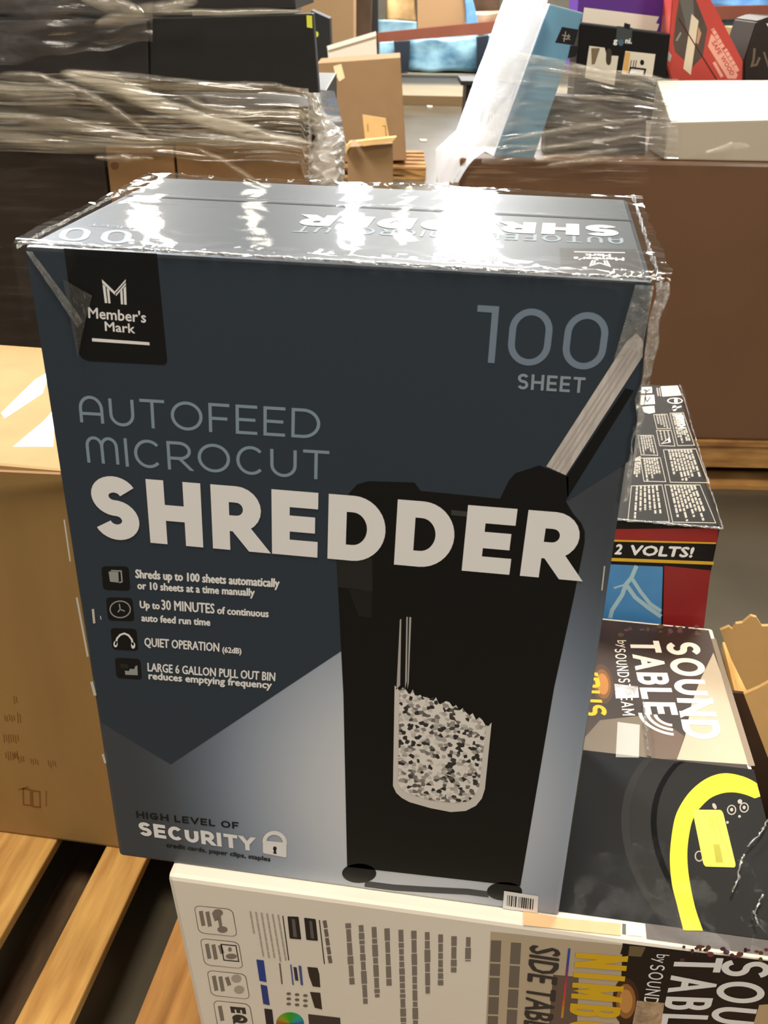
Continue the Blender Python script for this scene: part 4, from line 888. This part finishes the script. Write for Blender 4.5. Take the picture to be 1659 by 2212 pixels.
def wL(a, b):
    x = -60+790*a; sag = 170-40*(1-a)+26*a-30*math.exp(-((a-.97)/.03)**2)*0
    yt = 150+46*a+10*nz(a*5, 1); yb = 330+16*nz(a*4, 6)+30*a*a+(30 if a > .9 else 0)
    v = LV-.02+.012*nz(a*5, b*16, 3)+(.0 if a < .92 else (a-.92)*3.6)
    bul = 0 if a < .9 else (a-.9)*10*(22*math.sin(min(1, b*1.05)*2.4)-8)
    return atv(x+bul, yt+(yb-yt)*b, v)
wrL = o = sheet('stretch_film', wL, 130, 60, wrapL, base=hv(-.5, LV-.03, .4)); tag(o, 'clear stretch film twisted in pale ropes across the left load', 'film', kind='stuff')
def wL2(a, b):     # lower, clearer film
    x = -60+760*a; yt = 320+24*a; yb = 770; v = LV-.016+.008*nz(a*5, b*12, 9); return atv(x, yt+(yb-yt)*b, v)
o = sheet('stretch_film', wL2, 60, 40, film('stretch_film_thin', haze=.06, gloss=.2, scale=4, stretch=(1.2, 1.2, 9), rough=.15, bump=.35, lo=.5, hi=.82, white=(200, 190, 170)), base=hv(-.5, LV-.03, -.2)); tag(o, 'thin clear film over the dark cartons low in the left load', 'film', kind='stuff')
def wL3(a, b):     # grey film at the top left
    x = -60+390*a; yt = -40; yb = 150-60*a+12*nz(a*6, 2); v = LV-.014+.010*nz(a*4, b*7, 5); return atv(x, yt+(yb-yt)*b, v)
o = sheet('stretch_film', wL3, 50, 30, film('stretch_film_grey', haze=.36, gloss=.35, scale=5, stretch=(1.4, 1.4, 6), rough=.2, bump=.4, lo=.35, hi=.85, white=(170, 166, 164)), base=hv(-.8, LV-.02, .6)); tag(o, 'grey stretch film over the black panels at the upper left corner', 'film', kind='stuff')
# twisted film ropes
rope_m = film('film_band', haze=.5, gloss=.45, scale=6, stretch=(1.4, 1.4, 16), rough=.16, bump=.2, lo=.25, hi=.72, white=(240, 228, 202), soft=True)
rope_b = film('film_band_bright', haze=1., gloss=.5, scale=6, stretch=(1.3, 1.3, 20), rough=.18, bump=.2, lo=.2, hi=.6, white=(252, 244, 222), soft=True)
def rope(pts, r, v, sd):
    P = [atv(x, y, v-.03) for x, y in pts]; r = r*4.2
    def fn(a, b):
        k = a*(len(P)-1); i = min(int(k), len(P)-2); f = k-i; f = f*f*(3-2*f)*.5+f*.5; p = P[i].lerp(P[i+1], f); wd = r*math.sin(math.pi*min(1, max(0, .04+.96*a)))**.6*(.8+.35*nz(a*3, sd))
        return p + ZA*((b-.5)*2*wd + .004*nz(a*3.3, sd+3)) - VA*(.008*math.sin(b*math.pi)+.002*nz(a*9, b*3, sd))
    return fn
ropes = [([(130, 158), (250, 186), (345, 226), (460, 264), (560, 292), (690, 313)], .0072), ([(0, 160), (90, 170), (190, 206), (290, 262), (345, 300)], .0045), ([(140, 150), (250, 165), (350, 178), (480, 188), (600, 188), (690, 207)], .0045),
         ([(-20, 302), (150, 313), (300, 312), (430, 304), (560, 312), (672, 320)], .006), ([(420, 318), (480, 345), (540, 385), (580, 412)], .0032), ([(-30, 192), (60, 202), (170, 212)], .009), ([(390, 205), (450, 240), (540, 252), (650, 250), (722, 274)], .0045),
         ([(205, 54), (320, 25), (430, 2)], .005), ([(312, 28), (250, 12), (170, -4)], .005), ([(322, 30), (440, 25), (560, 24), (655, 22)], .0022), ([(205, 340), (270, 343), (335, 341)], .003), ([(-20, 250), (120, 262), (260, 292), (350, 304)], .005)]
for k, (pp, r) in enumerate(ropes): sheet('film_band', rope(pp, r, LV, k*1.7), 90, 8, rope_b if k == 0 else rope_m, wrL)
# bunched film at the right corner of the left load
bun = film('bunched_film', haze=.9, gloss=.22, scale=9, rough=.2, bump=.25, lo=-.25, hi=.68, white=(240, 236, 226))
def bn(a, b):
    prof = [(200, 660, 690), (230, 668, 694), (262, 672, 716), (285, 672, 740), (310, 676, 748), (335, 674, 744), (365, 672, 744), (405, 672, 742)]
    k = b*(len(prof)-1); i = min(int(k), len(prof)-2); f = k-i; y, x0, x1 = [prof[i][j]*(1-f)+prof[i+1][j]*f for j in range(3)]
    t = a*math.pi; xm = (x0+x1)/2; x = xm-(x1-x0)/2*math.cos(t)+5*nz(a*4, b*14, 1); v = LV+.02-.06*math.sin(t)+.02*nz(a*5, b*16, 3)
    return atv(x, y+4*nz(a*5, b*9, 8), v)
o = sheet('bunched_film', bn, 36, 80, bun, base=hv(-.13, LV, .3)); tag(o, 'bunched clear film bulging at the right corner of the left load', 'film', kind='stuff')
for k, (pp, r) in enumerate([([(1085, 303), (1180, 288), (1330, 264), (1395, 258)], .004), ([(1095, 332), (1250, 312), (1390, 288)], .004), ([(1150, 347), (1260, 336), (1340, 322)], .005), ([(1180, 358), (1270, 348), (1330, 340)], .004), ([(1085, 112), (1180, 135), (1300, 158), (1400, 168), (1500, 190)], .005), ([(1235, 205), (1320, 212), (1420, 224)], .003), ([(1520, 330), (1580, 314), (1620, 316)], .004), ([(1130, 150), (1250, 160), (1420, 190)], .006)]):
    sheet('film_band', rope(pp, r*.8, GV+.005, 20+k*1.3), 60, 8, rope_m, fr_)  # lower bands put highlight streaks into the film colour
# ------------------------------------------------------------------ far behind: cartons, rack, blue bundles
pallet('shipping_pallet', -.6, .27, 7.9, 8.7, -.527, 'small pallet under the tall brown carton in the aisle')
big = leanbox('tall_carton', mat('aisle_card', (142, 110, 76), .75, .2, .05, 6), [(684, 137), (865, 124), (878, 346), (690, 352)], 8.0, .5); tag(big, 'tall plain brown carton in the aisle between the two wrapped loads', 'box')
VS = VArt(8.0); VS.poly([(720, 143), (737, 138), (745, 168), (733, 176), (724, 160)], mat('cream_tape', (226, 204, 158), .6), 2); VS.done('loose_tape', big)
sm = leanbox('open_carton', mat('kraft_shade', (136, 106, 72), .75), [(750, 318), (848, 310), (850, 430), (752, 440)], 6.6, .3); tag(sm, 'smaller open carton with raised flaps in front of the tall brown carton', 'box')
prism('flap', card_l, quad([(783, 248), (833, 256), (842, 303), (789, 304)], 6.85), VA*.01, sm)
prism('flap', card_l, quad([(769, 306), (790, 303), (856, 296), (848, 306), (785, 316)], 6.55), VA*.06, sm)
prism('flap', card_l, quad([(746, 316), (760, 305), (757, 316), (745, 332)], 6.55), VA*.05, sm)
VO = VArt(6.85); VO.line((794, 268), (795, 284), 2, stamp, 1); VO.done('printed_mark', sm); VO.path([(826, 272), (832, 272), (835, 300)], 2, stamp, 1); VO.done('printed_mark', sm)
fo = prism('foam_sheet', mat('white_foam', (226, 218, 198), .7), quad([(707, 103), (812, 70), (814, 118), (820, 322), (728, 326)], 8.85), VA*.05); tag(fo, 'white foam sheet leaning behind the tall brown carton', 'foam sheet')
prism('rim', mat('white_foam_edge', (240, 234, 220), .6), quad([(706, 100), (812, 68), (812, 78), (708, 109)], 8.83), VA*.02, fo)
kb2 = leanbox('black_case', k_fur, [(672, 22), (712, 40), (716, 150), (676, 150)], 9.6, .3); tag(kb2, 'small black case behind the right edge of the stickered black panel', 'box')
VQ = VArt(9.6); VQ.ell((684, 74), 4, 6, MATS['lime_sticker'], 1); VQ.done('green_sticker', kb2)
RV = 14.0
tanb = mat('tan_far_carton', (160, 130, 96), .75); 
o = leanbox('tan_carton', tanb, [(650, -40), (764, -40), (764, 190), (650, 190)], 12.2, .8); tag(o, 'tall tan carton far behind, left of the black rack post', 'box')
o = leanbox('brown_bundle', mat('dark_block', (70, 54, 42), .7, .2, .3, 3), [(764, -40), (804, -40), (800, 85), (756, 88)], 13.2, .5); tag(o, 'dark brown bundle between the tan carton and the black rack post', 'bundle')
steel_o = mat('orange_beam_paint', (118, 66, 50), .5, .4, .12, 3)
rk = leanbox('pallet_rack', mat('dark_post', (34, 32, 32), .5), [(801, -60), (816, -60), (818, 183), (804, 183)], RV, .1); tag(rk, 'pallet rack with orange beams and dark posts far behind the loads', 'rack')
def beam(q, v): return leanbox('beam', steel_o, q, v, .06, rk, .003)
beam([(811, 71), (1100, 42), (1100, 70), (811, 92)], RV); beam([(1500, 14), (1700, 10), (1700, 40), (1500, 44)], RV)
leanbox('beam', steel_o, [(1060, 30), (1110, 26), (1110, 48), (1060, 52)], RV+1.0, .06, rk, .003)
shelf = leanbox('deck', mat('rack_deck', (120, 110, 96), .7), [(811, 70), (1700, 8), (1700, 12), (811, 74)], RV+.07, 1.2, rk, 0)
for q in ([(1094, -60), (1106, -60), (1106, 178), (1094, 178)],): leanbox('post', MATS['dark_post'], q, RV+.06, .1, rk)
o = leanbox('rack_carton', tanb, [(900, -60), (1003, -60), (1005, 66), (902, 70)], RV+.08, .6); tag(o, 'tan carton sitting on the far orange rack beam', 'box')
blu = film('blue_film', haze=1., gloss=.35, scale=2.2, stretch=(1, 1, 2.5), rough=.2, bump=.5, lo=-.2, hi=.3, white=(70, 118, 150))
bluem = mat('blue_wrap', (150, 190, 208), .3, .5, .0, 3, stretch=(1, 1, 1.5), col2=(62, 104, 132), bump=.6, detail=6)
bluel = mat('blue_wrap_bright', (120, 172, 222), .3, .5, .0, 4, col2=(70, 120, 180), bump=.6)
def lump(name, m, q, v, depth, label, cat, amp=.05, parent=None):
    tl, tr, br, bl = quad(q, v); bm = bmesh.new(); d = VA*depth
    hexa(bm, [bl, br, br+d, bl+d, tl, tr, tr+d, tl+d], 0); bmesh.ops.subdivide_edges(bm, edges=list(bm.edges), cuts=7, use_grid_fill=True)
    bmesh.ops.smooth_vert(bm, verts=list(bm.verts), factor=.5)
    for vv in bm.verts: p = vv.co*3.1; vv.co += Vector((nz(p.x, p.y, p.z), nz(p.y+4, p.z, p.x), nz(p.z+8, p.x, p.y)))*amp
    for f in bm.faces: f.smooth = True
    o = frombm(name, bm, m, parent, (bl+br)/2+d/2)
    if label: tag(o, label, cat)
    return o
lump('wrapped_bag', mat('cream_bag', (208, 174, 122), .6, .3, .0, 4, col2=(150, 118, 80)), [(836, -30), (892, -30), (900, 50), (832, 52)], RV+.12, .4, 'cream bag on the far rack beside the tan carton', 'bag')
lump('blue_bundle', bluem, [(816, 42), (900, 48), (900, 74), (816, 78)], RV+.02, .05, 'small blue wrapped bundle on the rack below the cream bag', 'bundle', .02)
lump('blue_bundle', bluem, [(880, 84), (1034, 76), (1034, 152), (884, 155)], RV+1.9, .8, 'blue wrapped pallet load on the floor under the orange beam', 'bundle')
lump('blue_bundle', bluem, [(816, 88), (852, 88), (852, 140), (820, 150)], RV+1.9, .5, 'narrow blue wrapped bundle under the rack beside the black post', 'bundle')
lump('blue_bundle', bluem, [(1050, 74), (1110, 70), (1110, 150), (1050, 154)], RV+1.9, .5, 'blue wrapped bundle under the rack beside the glare-white stretch film', 'bundle')
lump('blue_film_scrap', bluel, [(1002, -20), (1016, -20), (1034, 58), (1006, 62)], RV+.02, .05, 'bright blue film hanging beside the tan carton on the rack', 'film', .02)
lump('beige_bundle', mat('beige_wrap', (196, 168, 142), .4, .4, .0, 5, col2=(150, 126, 104), bump=.4), [(1016, 30), (1100, 22), (1100, 46), (1020, 54)], RV+.1, .3, 'beige wrapped bundle on the rack right of the blue film', 'bundle', .03)
lump('brown_bundle', mat('dark_block', (70, 54, 42), .7), [(1010, -40), (1080, -40), (1080, 30), (1022, 32)], RV+.5, .4, 'dark brown bundle on the rack above the beige bundle', 'bundle', .03)
lump('blue_bundle', bluel, [(1500, -60), (1720, -60), (1720, 14), (1500, 20)], RV+.15, .8, 'bright blue wrapped load above the beam at the upper right corner', 'bundle')
lump('blue_bundle', bluem, [(1500, 44), (1720, 42), (1720, 140), (1500, 150)], RV+.5, .8, 'blue wrapped load below the beam at the upper right corner', 'bundle')
o = leanbox('rack_carton', tanb, [(1588, 60), (1622, 60), (1622, 180), (1580, 180)], 10.5, .4); tag(o, 'tan carton behind the dark brown box at the upper right', 'box')
leanb = leanbox('dark_block', mat('shade_block', (34, 42, 54), .6), [(850, 90), (886, 88), (882, 156), (858, 157)], RV+1.72, .12); tag(leanb, 'dark block filling the shaded gap left of the blue wrapped load under the rack', 'bundle')  # dark block put where only a shaded gap shows
leanc = leanbox('dark_block', MATS['shade_block'], [(1030, 80), (1056, 76), (1054, 152), (1032, 153)], RV+1.72, .12); tag(leanc, 'dark block filling the shaded gap right of the blue wrapped load under the rack', 'bundle')
o = box('low_platform', [mat('pale_platform', (128, 120, 102), .7, .3, .06, 2), mat('platform_edge', (118, 96, 66), .7)], -.9, 2.4, 12.8, 17.2, FL, FL+.11, hv, facemat=lambda f: 1 if f.normal.dot(VA) < -.8 else 0); tag(o, 'low pale platform across the floor in front of the far rack', 'platform')
cabv = 8.4
cb = box('black_cabinet', vk, uvz(1004, 250, cabv)[0], uvz(1090, 250, cabv)[0], cabv, cabv+.4, FL, uvz(1000, 184, cabv)[1], hv, bev=.006); tag(cb, 'small black cabinet in the aisle left of the glare-white stretch film', 'cabinet')
box('cabinet_top', k_fur, uvz(992, 250, cabv)[0], uvz(1096, 250, cabv)[0], cabv-.02, cabv+.42, uvz(1000, 184, cabv)[1], uvz(1000, 174, cabv)[1], hv, parent=cb, bev=.004)
VC = VArt(cabv); VC.frame([(1014, 200), (1060, 196), (1060, 280), (1016, 290)], 3, mat('panel_groove', (44, 42, 42), .5), 1); VC.done('door_panel', cb)
wb = mat('floor_litter', (214, 204, 186), .7)
for k, (x, y) in enumerate([(924, 232), (909, 306)]):
    p = atz(x, y, FL+.001); o = prism('paper_scrap', wb, [p, p+UA*.05, p+UA*.06+VA*.08, p-UA*.01+VA*.1], (0, 0, .01)); tag(o, ['pale scrap of paper on the aisle floor by the platform', 'small pale scrap on the aisle floor right of the tall carton'][k], 'paper scrap')

for k, g in (('black_furniture_panel', 'black panels in the left load'), ('brown_carton', 'brown cartons in the left load'), ('blue_bundle', 'blue wrapped loads at the rack'), ('shipping_pallet', 'pallets under the loads behind'), ('rack_carton', 'tan cartons at the rack'), ('dark_block', 'dark blocks under the rack'), ('brown_bundle', 'brown bundles at the rack'), ('paper_scrap', 'paper scraps on the aisle floor')):
    for o in bpy.data.objects:
        if o.parent is None and o.name.split('.')[0] == k: o['group'] = g
for o in bpy.data.objects:
    if 'base_point' in o.keys(): del o['base_point']
